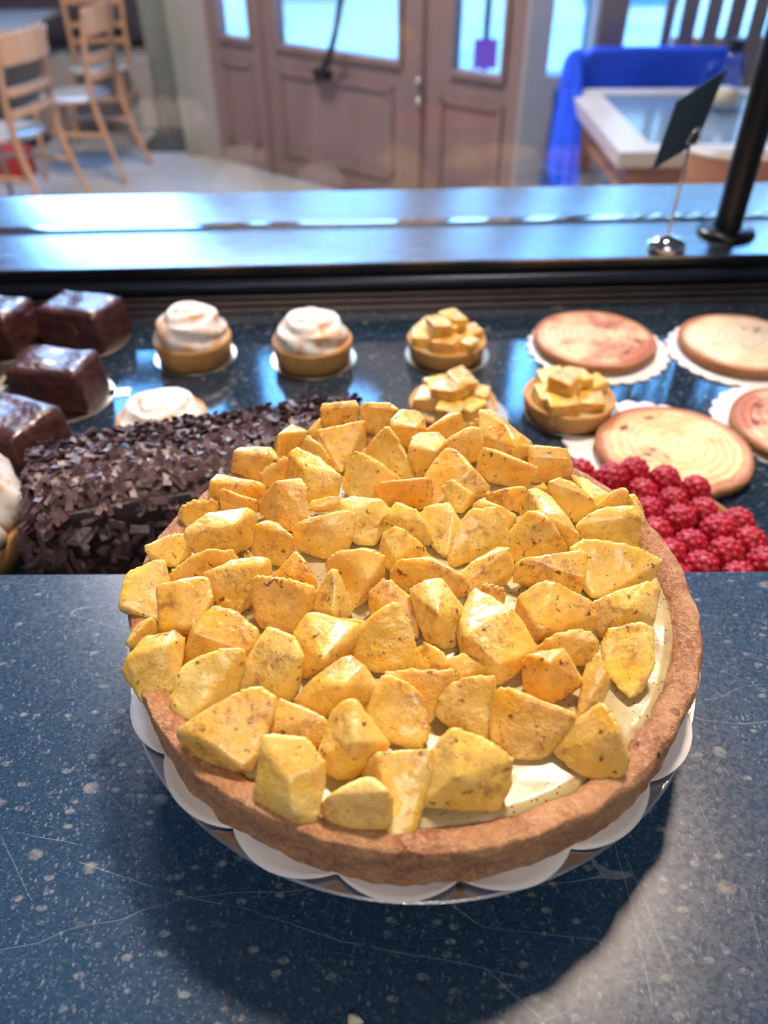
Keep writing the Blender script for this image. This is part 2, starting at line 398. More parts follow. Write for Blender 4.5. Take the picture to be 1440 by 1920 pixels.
CH = [
 [(439,848,20),(452,840,20),(507,839,20),(519,860,18),(435,892,2),(492,905,2),(520,868,8)],
 [(547,797,20),(575,810,18),(524,815,20),(515,848,4),(523,864,2),(560,845,3),(576,825,8)],
 [(485,885,14),(532,855,18),(542,860,16),(500,914,2),(538,908,3)],
 [(543,852,20),(558,840,22),(600,860,20),(638,892,16),(572,880,18),(541,900,6),(578,943,2),(628,938,3),(635,912,8)],
 [(396,905,16),(410,890,16),(485,905,14),(497,915,12),(395,933,4),(485,938,3),(496,926,5)],
 [(412,914,16),(452,932,14),(486,940,10),(488,955,4),(415,957,3),(470,960,2)],
 [(340,948,14),(362,938,16),(405,935,15),(413,956,6),(395,962,4),(352,988,2),(335,970,5)],
 [(353,990,20),(395,962,22),(460,954,22),(474,960,20),(350,1003,18),(437,985,22),(360,1030,3),(440,1040,2),(470,1020,4),(480,985,10)],
 [(273,1022,14),(320,1002,14),(350,998,12),(274,1032,12),(290,1058,3),(328,1062,2),(356,1040,4)],
 [(519,905,24),(562,898,24),(573,915,22),(576,965,10),(550,996,3),(525,988,4),(515,908,22),(488,940,10),(490,962,4)],
 [(478,958,8),(520,965,8),(485,980,2),(522,985,2)],
 [(478,985,20),(500,977,20),(520,983,20),(548,1005,18),(553,1035,6),(528,1060,2),(500,1058,2),(475,1040,5)],
 [(603,768,22),(607,757,24),(665,751,24),(671,762,22),(672,790,8),(648,797,6),(605,805,4)],
 [(577,808,8),(600,783,14),(604,803,10),(596,825,3),(580,815,4)],
 [(598,808,20),(640,800,20),(683,790,22),(684,830,8),(672,850,4),(640,885,2),(615,875,2),(596,825,10)],
 [(675,765,20),(683,757,22),(730,756,22),(745,768,20),(746,780,12),(733,795,8),(703,817,2),(690,812,3)],
 [(577,816,16),(600,832,16),(617,853,12),(616,870,4),(605,869,3),(567,840,6),(570,825,14)],
 [(734,788,20),(752,770,20),(785,772,20),(795,785,18),(797,808,10),(780,803,18),(735,799,18),(780,806,16),(745,825,3),(763,833,2),(782,826,3)],
 [(800,805,14),(845,775,18),(865,775,18),(873,800,8),(855,818,3),(830,822,2),(800,813,5)],
 [(725,800,26),(740,812,24),(763,855,14),(775,892,3),(768,897,2),(747,897,2),(715,870,6),(682,850,4),(705,820,16)],
 [(668,848,24),(685,852,24),(720,875,18),(749,897,10),(653,868,18),(643,915,3),(660,933,2),(702,932,2),(735,905,5)],
 [(775,820,22),(790,812,22),(820,812,22),(838,828,20),(835,840,16),(770,838,20),(815,847,20),(765,868,8),(770,885,3),(788,896,2),(802,888,2),(818,865,6)],
 [(838,825,18),(872,805,22),(885,801,22),(900,803,22),(906,825,16),(898,858,4),(885,865,3),(870,848,4),(840,842,8)],
 [(838,841,24),(855,845,24),(885,880,20),(915,910,12),(798,893,14),(808,950,3),(850,945,3),(905,928,4),(820,860,20)],
 [(828,912,12),(850,900,16),(885,925,12),(888,938,6),(865,960,3),(850,958,3),(835,930,5)],
 [(708,907,20),(730,903,22),(775,901,22),(805,896,22),(810,905,18),(808,948,4),(780,955,2),(730,950,2),(703,930,6)],
 [(638,940,20),(665,933,20),(716,938,20),(732,957,16),(715,1000,6),(700,1020,3),(672,1020,3),(655,1005,8),(660,960,18)],
 [(725,968,18),(745,943,22),(778,955,22),(792,980,18),(812,1015,4),(800,1022,2),(770,1010,4),(713,1000,4),(712,985,12)],
 [(785,962,14),(805,950,18),(842,945,20),(850,965,18),(866,985,12),(850,1010,6),(838,1045,2),(818,1030,4),(800,990,8)],
 [(553,992,16),(560,980,20),(600,968,22),(650,957,22),(662,965,20),(660,1005,12),(650,1030,4),(612,1047,2),(560,1030,4),(550,1010,8)],
 [(590,935,10),(640,928,12),(635,945,8),(580,955,6),(578,945,8)],
 [(876,800,10),(893,781,16),(908,800,10),(905,812,4)],
 [(900,772,20),(922,770,20),(945,795,20),(975,818,16),(996,830,10),(965,838,14),(945,848,4),(905,840,6),(903,812,14)],
 [(960,842,14),(975,832,16),(995,830,14),(992,850,6),(965,855,5)],
 [(993,835,22),(1005,838,22),(1060,842,22),(1071,868,16),(1066,862,18),(996,858,18),(995,880,6),(1000,903,2),(1035,906,2),(1070,895,3)],
 [(908,840,20),(930,845,20),(965,862,20),(1005,877,18),(1006,885,14),(987,912,2),(955,910,2),(920,903,3),(898,880,6),(898,860,14)],
 [(908,928,8),(945,918,14),(985,911,14),(988,930,8),(970,960,2),(925,948,3)],
 [(1032,905,20),(1052,897,22),(1078,908,20),(1112,935,16),(1115,950,10),(1105,965,4),(1082,980,2),(1060,960,3),(1028,925,8)],
 [(1070,890,8),(1100,900,9),(1140,925,7),(1145,938,4),(1115,955,4),(1110,935,9)],
 [(993,920,22),(1010,918,22),(1030,930,22),(1060,965,20),(1083,1000,14),(1086,1012,6),(1068,1031,2),(1050,1020,4),(1020,965,20),(975,960,6)],
 [(933,1030,6),(975,975,20),(990,960,24),(1010,959,24),(1028,975,24),(1045,1000,18),(1062,1033,4),(1030,1043,2),(975,1055,2),(940,1040,3),(945,1015,10)],
 [(888,945,14),(905,937,16),(940,950,16),(966,965,12),(965,980,6),(945,1000,3),(900,960,6)],
 [(840,1050,6),(850,1020,12),(868,975,20),(885,955,24),(925,952,24),(945,970,20),(948,1005,12),(925,1030,6),(880,1050,2),(850,1062,2)],
 [(1083,985,14),(1105,965,18),(1130,952,20),(1190,950,20),(1200,968,18),(1198,1020,4),(1195,1025,2),(1120,1010,2),(1090,1000,4)],
 [(1108,955,6),(1145,922,16),(1167,913,20),(1178,920,20),(1178,950,8),(1130,955,4)],
 [(1177,928,16),(1190,925,16),(1205,950,12),(1212,975,6),(1205,985,4),(1185,955,8)],
 [(1072,1028,18),(1095,1013,20),(1135,1017,20),(1195,1027,18),(1238,1050,14),(1220,1088,3),(1155,1112,2),(1115,1122,2),(1095,1100,4),(1092,1040,16)],
 [(972,1052,16),(990,1047,18),(1050,1040,20),(1090,1031,22),(1095,1042,20),(1094,1085,14),(1085,1113,3),(1040,1095,4),(965,1090,4),(962,1070,10)],
 [(975,1120,14),(1005,1098,20),(1025,1090,24),(1040,1094,24),(1075,1115,20),(1110,1130,16),(1115,1155,12),(1113,1178,4),(1060,1190,3),(1005,1205,2),(990,1185,5),(968,1150,6),(1015,1180,16)],
 [(1112,1130,14),(1160,1110,18),(1215,1092,18),(1235,1100,16),(1225,1160,8),(1218,1175,4),(1160,1185,3),(1130,1195,2),(1115,1165,5),(1180,1140,16)],
 [(1145,1180,12),(1200,1168,18),(1222,1180,16),(1225,1230,12),(1225,1250,10),(1200,1295,3),(1178,1305,2),(1140,1265,3),(1128,1210,5)],
 [(1008,1212,10),(1040,1190,16),(1080,1180,18),(1105,1182,18),(1122,1205,14),(1118,1230,6),(1090,1248,3),(1060,1240,4),(1010,1225,3)],
 [(990,1228,20),(1055,1217,22),(1065,1235,20),(1090,1278,10),(1088,1282,6),(1035,1318,2),(995,1305,3),(983,1290,5),(984,1240,16),(1030,1245,22)],
 [(893,1107,18),(935,1145,20),(955,1143,22),(975,1165,18),(1005,1215,14),(1003,1230,10),(985,1240,8),(935,1280,2),(925,1275,2),(870,1240,4),(860,1190,10),(865,1165,14),(882,1120,16),(880,1195,17),(935,1242,13)],
 [(903,1100,12),(915,1094,14),(945,1102,14),(948,1115,10),(940,1143,4),(915,1130,5)],
 [(862,1075,12),(880,1058,14),(935,1027,18),(952,1030,20),(965,1065,12),(955,1085,4),(925,1100,4),(880,1120,3),(865,1100,8)],
 [(720,1000,20),(740,988,24),(755,993,24),(790,1020,18),(805,1045,10),(770,1050,12),(738,1062,6),(720,1055,8),(712,1032,8),(740,1045,16)],
 [(735,1075,12),(750,1050,18),(803,1045,20),(830,1062,20),(870,1080,18),(875,1095,14),(872,1115,5),(850,1120,4),(765,1110,3),(735,1090,6)],
 [(770,1105,18),(800,1090,22),(828,1088,22),(845,1110,20),(870,1145,14),(868,1170,8),(855,1210,2),(832,1212,2),(800,1200,3),(780,1150,8),(820,1150,22),(825,1185,11)],
 [(612,1055,10),(635,1035,20),(670,1032,24),(695,1031,24),(720,1042,22),(718,1075,14),(690,1120,4),(662,1140,2),(645,1120,3),(620,1090,5),(688,1088,17)],
 [(622,1068,26),(632,1070,26),(650,1110,14),(662,1143,4),(640,1165,2),(590,1150,4),(585,1145,6),(595,1110,14),(625,1145,14)],
 [(585,1155,8),(640,1160,8),(690,1165,6),(680,1185,2),(600,1180,2)],
 [(577,1153,20),(590,1150,20),(630,1165,20),(670,1170,18),(676,1185,14),(668,1215,6),(645,1240,4),(600,1265,2),(570,1268,2),(555,1200,8),(553,1190,12),(605,1235,18)],
 [(695,1108,14),(718,1087,18),(735,1090,18),(765,1115,14),(778,1150,6),(785,1195,2),(765,1190,3),(735,1150,6),(700,1160,3),(695,1140,5)],
 [(739,1130,26),(745,1135,26),(765,1165,20),(776,1200,14),(777,1225,8),(776,1255,2),(725,1262,2),(665,1248,3),(662,1215,8),(672,1180,14),(700,1155,22)],
 [(477,1085,20),(485,1080,22),(535,1085,24),(585,1100,22),(592,1112,18),(560,1180,3),(545,1185,2),(490,1175,3),(478,1150,4),(475,1105,16),(575,1115,20)],
 [(512,1080,12),(550,1037,20),(558,1035,20),(575,1055,18),(592,1085,12),(593,1100,4),(560,1090,6)],
 [(385,1075,18),(425,1065,20),(490,1060,22),(497,1048,22),(480,1045,22),(435,1052,20),(505,1052,20),(506,1080,14),(475,1120,6),(445,1150,2),(400,1130,4),(395,1095,8)],
 [(318,1080,10),(325,1065,14),(375,1035,20),(405,1028,22),(435,1032,20),(445,1045,16),(430,1060,8),(355,1090,4),(330,1092,3)],
 [(237,1082,14),(245,1072,16),(290,1052,20),(307,1052,20),(315,1085,14),(298,1110,10),(297,1160,3),(270,1155,2),(230,1145,4),(225,1135,10),(233,1100,14)],
 [(296,1100,22),(330,1095,24),(370,1082,24),(388,1085,24),(396,1120,20),(393,1145,10),(370,1160,8),(360,1188,2),(303,1188,2),(300,1145,12),(365,1170,14),(303,1175,12)],
 [(400,1138,24),(410,1138,24),(440,1148,22),(480,1180,18),(485,1205,12),(470,1235,4),(400,1245,2),(345,1245,2),(345,1225,6),(365,1175,14),(375,1165,18),(370,1190,20),(455,1220,14)],
 [(240,1205,10),(262,1168,14),(285,1157,16),(297,1165,12),(290,1190,6),(262,1212,3),(235,1205,4)],
 [(275,1195,16),(325,1185,18),(343,1200,16),(340,1230,10),(330,1290,4),(270,1315,2),(240,1275,5),(232,1255,8),(243,1230,14),(310,1210,20)],
 [(350,1245,16),(365,1235,18),(415,1220,22),(455,1218,22),(457,1235,18),(445,1290,6),(425,1310,3),(355,1350,2),(325,1335,3),(322,1310,8),(335,1265,14)],
 [(503,1178,24),(520,1182,24),(550,1195,24),(566,1230,20),(566,1250,14),(560,1285,6),(545,1310,2),(515,1320,2),(450,1295,4),(445,1272,8),(470,1230,16),(485,1210,20),(555,1235,20)],
 [(337,1368,16),(350,1360,18),(400,1335,20),(455,1295,24),(480,1290,24),(512,1308,22),(515,1320,20),(505,1345,18),(482,1410,12),(468,1443,2),(430,1440,2),(380,1420,3),(340,1385,8),(452,1435,10),(395,1390,16)],
 [(525,1308,16),(530,1310,16),(590,1338,16),(612,1350,14),(600,1395,6),(590,1400,3),(485,1385,6),(490,1370,8),(510,1330,12)],
 [(497,1382,24),(515,1380,24),(570,1385,24),(585,1400,22),(605,1430,20),(607,1460,14),(595,1530,6),(580,1548,2),(555,1548,2),(482,1505,3),(485,1480,10),(492,1400,22),(540,1460,19),(550,1520,10)],
 [(655,1312,26),(668,1315,26),(672,1335,24),(700,1365,20),(726,1393,16),(722,1405,12),(690,1435,4),(655,1460,2),(630,1458,2),(598,1438,4),(597,1420,8),(610,1370,14),(625,1335,20),(640,1325,24),(665,1390,22)],
 [(645,1235,18),(658,1232,20),(680,1250,20),(705,1285,14),(705,1300,8),(690,1335,3),(615,1345,2),(570,1330,3),(555,1312,6),(585,1275,14),(640,1285,20)],
 [(722,1268,18),(735,1270,20),(770,1285,20),(790,1305,16),(805,1365,8),(800,1385,5),(785,1403,2),(745,1395,3),(705,1370,4),(685,1340,6),(700,1300,12)],
 [(725,1262,18),(775,1256,20),(847,1257,22),(850,1275,18),(830,1320,6),(805,1355,3),(790,1350,4),(740,1290,10)],
 [(780,1215,9),(800,1205,12),(830,1222,12),(842,1245,9),(838,1262,2),(780,1262,2)],
 [(838,1235,9),(870,1225,11),(915,1250,9),(915,1268,2),(850,1278,2)],
 [(840,1290,16),(855,1278,20),(890,1270,22),(927,1268,24),(928,1278,22),(923,1340,10),(920,1375,4),(905,1385,3),(860,1370,2),(830,1350,4),(817,1338,8),(825,1310,14)],
 [(925,1300,18),(935,1293,20),(955,1292,22),(975,1305,22),(1075,1340,18),(1077,1345,14),(1050,1390,6),(1020,1415,3),(990,1425,2),(955,1415,3),(925,1390,6),(922,1350,10)],
 [(852,1366,26),(870,1385,24),(910,1388,22),(935,1405,20),(957,1425,18),(955,1470,10),(935,1512,3),(930,1516,2),(860,1515,2),(790,1510,3),(800,1470,8),(812,1410,16),(838,1380,22),(860,1455,19),(885,1475,14)],
 [(700,1420,14),(715,1412,18),(790,1410,20),(810,1408,20),(812,1425,16),(805,1460,8),(785,1535,3),(770,1565,2),(735,1570,2),(680,1450,4)],
 [(603,1505,10),(620,1490,16),(685,1460,20),(698,1461,20),(725,1485,20),(733,1505,14),(733,1540,5),(715,1555,2),(650,1555,2),(618,1540,3),(605,1520,6)],
 [(1100,1245,14),(1120,1225,22),(1128,1230,22),(1138,1260,18),(1142,1285,12),(1130,1310,8),(1115,1330,5),(1080,1355,2),(1092,1310,4),(1098,1270,8)],
 [(1115,1330,20),(1130,1320,24),(1140,1330,24),(1160,1370,22),(1180,1420,14),(1177,1440,8),(1155,1460,3),(1135,1466,2),(1085,1450,2),(1040,1410,4),(1065,1365,12)],
 [(453,1045,6),(462,1030,10),(470,1035,8),(468,1050,3)],
 [(995,912,8),(1020,905,10),(1030,918,8),(1010,925,4)],
]
for ch in CH:
    P = [at(x, y, CZ + h*.001*K) - tl for x, y, h in ch]
    c = sum(P, Vector())/len(P)
    ex = []
    for p, (x, y, h) in zip(P, ch):
        if h > 8: ex.append(Vector((p.x + (c.x-p.x)*.22, p.y + (c.y-p.y)*.22, CZ - tl.z + .0005)))
    P = [c + (q-c)*1.07 for q in P]
    hull('apple_chunk', P + ex, M['apple'], tart, .00085, 2, .0012)
# doily, card and stand
def scal(n, d):
    def f(a, r, z): return 0 if r < .1181 else -d*(1-abs(sin(n*a/2+.6))**.75)*max(0, (r-.118)/.0135)
    return f
def dz(a, r, z):
    return 0 if r < .127 else (.0010*sin(a*7)+.0007*sin(a*13+1))*(r-.127)/.004
doily = lathe('cake_doily', [(0,.0004),(.05,.0004),(.10,.0004),(.116,.0004),(.120,.0008),(.124,.0013),(.128,.0019),(.1310,.0026),(.1310,.0022),(.128,.0015),(.124,.0009),(.116,0),(0,0)], M['paper'], None, (TC.x, TC.y, BOARDZ+.0013), 480, scal(18, .0075), dz)
tag(doily, 'large white scalloped paper doily under the big apple tart', 'doily')
board = lathe('cake_board', [(0,0),(.1292,0),(.130,.0005),(.1292,.0012),(0,.0012)], M['silver'], None, (TC.x, TC.y, BOARDZ), 160, sharp=40)
tag(board, 'large silver foil cake board under the white scalloped doily of the big apple tart', 'cake board')
stand = empty('cake_stand', (TC.x, TC.y+.005, COUNTERZ), 'low steel cake stand hidden beneath the big apple tart on the worktop', 'cake stand')
lathe('base', [(0,0),(.06,0),(.061,.002),(.05,.005),(.022,.008),(.02,.010)], M['steel'], stand, seg=64)
lathe('stem', [(.02,.008),(.018,.018),(.019,.028),(.03,.032)], M['steel'], stand, seg=48)
lathe('top_plate', [(0,.031),(.03,.031),(.075,.033),(.076,.0365),(0,.0369)], M['steel'], stand, seg=64, sharp=40)
# ================================================================ worktop and display
slab = box('worktop', (0, -.041, COUNTERZ-.0125), (2.4, .718, .025), M['stone'], None, bev=.0015)
tag(slab, 'dark speckled bluestone worktop in front, carrying the big apple tart', 'worktop')
crumb = hull('pastry_crumb', [Vector((random.uniform(-.0035,.0035), random.uniform(-.002,.002), random.uniform(0,.003))) for _ in range(14)], M['cream'], None, .0004, 1, .0008)
crumb.location = at(670, 1912, COUNTERZ); tag(crumb, 'tiny pale pastry crumb on the worktop near the bottom edge of the photo', 'crumb')
DZ = 1.10
YW = .045; yaw = math.atan(YW)
shelf = box('display_shelf', (0, .49, DZ-.012), (2.4, .88, .024), M['shelfstone'], None, bev=.001)
tag(shelf, 'dark polished stone display shelf carrying the rows of small cakes', 'shelf')
case = empty('display_case', (0, .87, DZ-.024), 'pastry display case with black back ledge and brushed steel top rail', 'display case', rz=yaw)
Zc = DZ-.024
def cb(name, y0, y1, z0, z1, mat, bev=.001): return box(name, (0, (y0+y1)/2-.87, (z0+z1)/2-Zc), (2.6, y1-y0, z1-z0), M[mat], case, bev=bev)
cb('back_fascia', .869, .90, DZ+.0004, 1.1462, 'black', .004)
cb('steel_ledge', .866, .985, 1.1465, 1.150, 'steel', .0012)
cb('steel_ledge', .997, 1.125, 1.1465, 1.1503, 'steel', .0012)
cb('glazing_channel', .983, .999, 1.140, 1.153, 'chrome', .001)
cb('door_track', .845, .869, 1.1005, 1.1055, 'steel2', .001)
cb('door_track', .852, .869, 1.1075, 1.1115, 'steel2', .001)
cb('door_track', .857, .869, 1.1135, 1.1165, 'steel2', .001)
tube('guide_bar', [(-1.3, -.012, 1.1285-Zc), (1.3, -.012, 1.1285-Zc)], .0075, M['navy'], case, 20)
box('carcass', (0, 1.065-.87, .572-Zc), (2.6, .115, 1.145), M['black'], case)
gl = empty('glass_screen', (0, .991, 1.1533), 'tall clear glass screen standing on the steel ledge behind the cakes', 'glass screen', rz=yaw)
box('pane', (0, 0, .42), (2.6, .006, .84), M['glass'], gl)
# post
pb = at(1360, 437, 1.150)
post = empty('support_post', pb, 'round black support post rising from the steel ledge by the price card', 'post')
bm = bmesh.new(); tube_bm(bm, [(0,0,.004), (.0,0,.9)], .0165, 32); autosm(fin('pole', bm, M['black'], post), 50)
lathe('base_flange', [(0,0),(.034,0),(.035,.002),(.033,.006),(.018,.008)], M['black'], post, seg=48)
# card holder
hb = at(1247, 466, 1.150)
ch = empty('card_holder', hb, 'small chrome price card stand on the steel ledge left of the black post', 'card holder')
lathe('base', [(0,0),(.022,0),(.0235,.003),(.021,.009),(.013,.014),(.004,.017),(0,.018)], M['chrome'], ch, seg=40)
tube('stem', [(0,0,.016),(0,0,.118)], .0018, M['chrome'], ch, 12)
tube('clip', smooth_path([(-.004,0,.116),(.001,0,.128),(.008,.002,.130),(.009,0,.120),(.003,-.002,.116)]), .0017, M['chrome'], ch, 10)
# card: a flat sheet seen at a slant
y0 = hb.y
c1 = aty(1222, 318, y0-.025); c2 = aty(1268, 190, y0+.0); c3 = aty(1362, 128, y0+.055); c4 = aty(1305, 268, y0+.03)
bm = bmesh.new(); vs = [bm.verts.new(p - hb) for p in (c1, c4, c3, c2)]
f = bm.faces.new(vs); ex = bmesh.ops.extrude_face_region(bm, geom=[f]); nrm = (c4-c1).cross(c2-c1).normalized()
bmesh.ops.translate(bm, verts=[v for v in ex['geom'] if isinstance(v, bmesh.types.BMVert)], vec=nrm*.0012)
pc = fin('price_card', bm, M['card'], None, False); pc.location = hb
tag(pc, 'dark blank price card leaning in the chrome stand beside the black post', 'card')

# ---------------------------------------------------------------- small cakes
def small_crust(parent, r, h, mat='crust_small'):
    f = lambda a, rr, z: (.0007*nz(cos(a)*r, sin(a)*r, z, 60) if rr > r*.6 else 0)
    return lathe('crust', [(0,0),(r*.90,0),(r*.93,.001),(r*.97,h*.5),(r,h*.9),(r*.985,h),(r*.93,h*1.01),(r*.90,h*.93),(r*.88,h*.75),(0,h*.75)], M[mat], parent, seg=96, fr=f)
def place(p, px, py, z=DZ): 
    p.location = at(px, py, z)
def goldboard(loc, r, label, mat='gold', tab=None):
    r -= .0015
    bm = lathe_bm([(0,0),(r-.0005,0),(r,.0004),(r-.0005,.0009),(0,.0009)], 96)
    if tab is not None:   # little pull tab
        abox(bm, (cos(tab)*(r+.004), sin(tab)*(r+.004), .00045), (.02, .014, .0009), rz=tab)
    o = autosm(fin('cake_board', bm, M[mat]), 40); o.location = loc
    return tag(o, label, 'cake board', 'small foil boards under the cakes')
def meringue(parent, r, z0, hgt):
    pr = []
    for i in range(25):
        t = i/24; a = t*pi/2; pr.append((r*cos(a)**.8 if t < 1 else 0, z0+hgt*sin(a)))
    fr = lambda a, rr, z: .0016*sin(a*3+z*420)+.0010*nz(cos(a)*rr, sin(a)*rr, z, 90)
    fz = lambda a, rr, z: .0016*sin(rr*520+a)*min(1, rr/.012)
    return lathe('meringue', [(0, z0-.002)] + pr, M['meringue'], parent, seg=96, fr=fr, fz=fz)
TZ = DZ+.0010
def mer_tartlet(px, py, label, r=.0405, rz=0, mh=.024):
    t = empty('meringue_tartlet', at(px, py, TZ), label, 'tartlet', 'meringue tartlets', rz)
    small_crust(t, r, .024); meringue(t, r*.92, .021, mh); return t
mer_tartlet(367, 667, 'golden meringue tartlet behind the long chocolate log, just right of the brownies', .0405, 0, .034)
goldboard(at(367, 667, DZ), .045, 'foil board under the meringue tartlet nearest the brownies')
mer_tartlet(588, 672, 'meringue tartlet in the back row, next left of the apple tartlets', .0415, 1.7, .029)
goldboard(at(588, 672, DZ), .047, 'foil board under the meringue tartlet beside the apple tartlets')
mer_tartlet(312, 822, 'low toasted meringue tartlet half hidden behind the chocolate log', .0405, 3.1, .020)
random.seed(11)
def apple_tartlet(px, py, label, r, seed, rz=0):
    rd = random.Random(seed)
    t = empty('apple_tartlet', at(px, py, TZ), label, 'tartlet', 'apple tartlets', rz)
    small_crust(t, r, .019, 'crust_small')
    lathe('custard_filling', [(0,.0175),(r*.6,.0175),(r*.9,.0168)], M['custard'], t, seg=48)
    spots = [(0, 0, .020)] + [(r*.58*cos(k*1.05+rd.random()*.4), r*.58*sin(k*1.05+rd.random()*.4), .012) for k in range(6)] + [(r*.25*cos(a), r*.25*sin(a), .024) for a in (.8, 3.9)]
    for (x, y, z) in spots:
        s = r*rd.uniform(.30, .40); az = rd.random()*6; pts = []
        for sx in (-1, 1):
            for sy in (-1, 1):
                for sz in (-1, 1):
                    v = Vector((sx*s*rd.uniform(.6,1), sy*s*rd.uniform(.5,.9), sz*s*rd.uniform(.5,.8)))
                    v.rotate(Matrix.Rotation(rd.uniform(-.2,.2)+az, 3, 'Z')); pts.append(v + Vector((x, y, z+s*.45)))
        hull('apple_chunk', pts, M['apple_small'], t, .0013, 2, .001)
    return t
apple_tartlet(836, 663, 'small apple tartlet in the back row between the meringue tartlets and flat tarts', .0415, 5)
goldboard(at(838, 665, DZ), .0465, 'foil board under the back row apple tartlet')
apple_tartlet(848, 785, 'small apple tartlet peeping up directly behind the big apple tart', .041, 8)
goldboard(at(862, 780, DZ), .0475, 'foil board under the apple tartlet peeping over the big tart')
apple_tartlet(1062, 772, 'small apple tartlet in front of the browned flat almond tart', .0425, 14)
goldboard(at(1070, 770, DZ), .0475, 'foil board under the apple tartlet in front of the browned flat tart')
def flat_tart(px, py, dpx, dpy, mat, label, dlabel, r=.0655, rz=0, dr=.076):
    z = DZ+.0012
    t = empty('almond_tart', at(px, py, z), label, 'tart', 'flat round almond tarts', rz)
    fr = lambda a, rr, zz: .0012*nz(cos(a)*rr, sin(a)*rr, zz, 30) if rr > .03 else 0
    lathe('crust', [(0,0),(r*.93,0),(r*.965,.001),(r*.99,.004),(r,.0075),(r*.985,.0098),(r*.95,.0105),(r*.93,.009),(0,.009)], M['crust_brown'], t, seg=96, fr=fr)
    top = [(r*.955*i/22, .010+.0040*(1-(i/22)**2)) for i in range(23)]
    lathe('almond_cream', top, M[mat], t, seg=128, fz=lambda a, rr, zz: .0010*nz(cos(a)*rr, sin(a)*rr, 2, 40)+.0004*sin(rr*900))
    nn = 26
    sc = lambda a, rr, zz: 0 if rr < dr*.8 else -.0045*(1-abs(sin(nn*a/2))**.7)
    d = lathe('tart_doily', [(0,.0003),(dr*.8,.0003),(dr*.9,.0006),(dr,.0012),(dr,.0008),(dr*.9,.0003),(0,0)], M['paper'], None, at(dpx, dpy, DZ), 312, sc)
    tag(d, dlabel, 'doily', 'scalloped doilies under the flat tarts')
    return t
flat_tart(1112, 648, 1120, 655, 'flatA', 'browned orange flat almond tart in the back row, nearest the apple tartlets', 'white doily under the browned orange flat tart', .0655, .6)
flat_tart(1388, 655, 1385, 662, 'flatB', 'pale yellow flat almond tart in the back row at the right edge', 'white doily under the pale flat tart of the back row', .0665, 2.1)
flat_tart(1258, 855, 1215, 838, 'flatC', 'yellow flat almond tart partly hidden by the raspberries', 'white doily showing behind the raspberries under the yellow flat tart', .0675, .2)
flat_tart(1504, 812, 1490, 800, 'flatA', 'pinkish flat almond tart cut by the right edge, right of the yellow one', 'white doily cut by the right edge under the pinkish flat tart', .0655, 4.0)
# raspberry tart
rc = Vector((.176, .404, DZ+.0012))
rt = empty('raspberry_tart', rc, 'round tart covered with whole red raspberries behind the worktop', 'tart')
RR = .098
lathe('crust', [(0,0),(RR*.93,0),(RR*.96,.002),(RR,.020),(RR*.99,.023),(RR*.95,.023),(RR*.93,.019),(0,.019)], M['crust_brown'], rt, seg=128)
lathe('custard_filling', [(0,.0205),(RR*.7,.0205),(RR*.94,.020)], M['custard'], rt, seg=96)
bm = bmesh.new()
r0 = bmesh.ops.create_uvsphere(bm, u_segments=16, v_segments=10, radius=1); bmesh.ops.transform(bm, matrix=Matrix.Diagonal((.0112, .0112, .0122, 1)), verts=r0['verts'])
nn = 54
for i in range(nn):
    z = 1-2*(i+.5)/nn; a = i*2.39996; q = math.sqrt(1-z*z)
    v = Vector((q*cos(a)*.0093, q*sin(a)*.0093, z*.0104))
    s = bmesh.ops.create_icosphere(bm, subdivisions=2, radius=.0028); bmesh.ops.translate(bm, verts=s['verts'], vec=v)
proto = None; rd = random.Random(3); cnt = 0
dxx = .0238
for j in range(-6, 7):
    for i in range(-6, 7):
        x = (i + (.5 if j % 2 else 0))*dxx; y = j*dxx*.87
        a = .5; x, y = x*cos(a)-y*sin(a), x*sin(a)+y*cos(a)
        if math.hypot(x, y) > RR-.006: continue
        if proto is None: proto = fin('raspberry', bm, M['rasp'], rt); b = proto
        else: b = proto.copy(); COL.objects.link(b)
        b.location = (x+rd.uniform(-.0015,.0015), y+rd.uniform(-.0015,.0015), .0285+rd.uniform(-.001,.0035))
        b.rotation_euler = (rd.uniform(-.6,.6), rd.uniform(-.6,.6), rd.uniform(0,6)); s = rd.uniform(.95,1.1); b.scale = (s,s,s)
        cnt += 1
# brownies
def brownie(px, py, w, d, h, rz, label, seed):
    rd = random.Random(seed)
    t = bmesh.new(); NX, NY = 26, 20
    bmesh.ops.create_cube(t, size=1); bmesh.ops.subdivide_edges(t, edges=t.edges[:], cuts=14, use_grid_fill=True)
    for v in t.verts:
        x, y, z = v.co
        # tapered rounded loaf with a lumpy, dipped top
        k = 1 - .10*(z+.5)
        e = (abs(x)*2)**8 + (abs(y)*2)**8
        zz = (z+.5)*h - (.003*min(1, e) if z > .3 else 0)
        if z > .3: zz += .0035*noise.noise(Vector((x*2.2+seed, y*2.2, 0))) + .0015*noise.noise(Vector((x*7+seed, y*7, 3)))
        v.co = (x*w*k + .001*noise.noise(Vector((x*3, y*3, z*3+seed))), y*d*k + .001*noise.noise(Vector((x*3+5, y*3, z*3+seed))), zz)
    o = fin('brownie', t, M['brown']); o.location = at(px, py, DZ+.001); o.rotation_euler.z = rz
    m = o.modifiers.new('s', 'SMOOTH'); m.factor = .5; m.iterations = 3
    return tag(o, label, 'brownie', 'chocolate coated brownies on the left')
brownie(118, 745, .078, .056, .044, -.12, 'glossy chocolate brownie in the middle of the group, on a gold board', 1)
brownie(165, 632, .082, .060, .043, -.32, 'chocolate brownie in the back row, left of the first meringue tartlet', 2)
brownie(2, 642, .078, .060, .045, -.22, 'chocolate brownie in the back row cut by the left edge', 3)
brownie(38, 852, .080, .062, .046, -.42, 'chocolate brownie at the front of the group, behind the end of the log', 4)
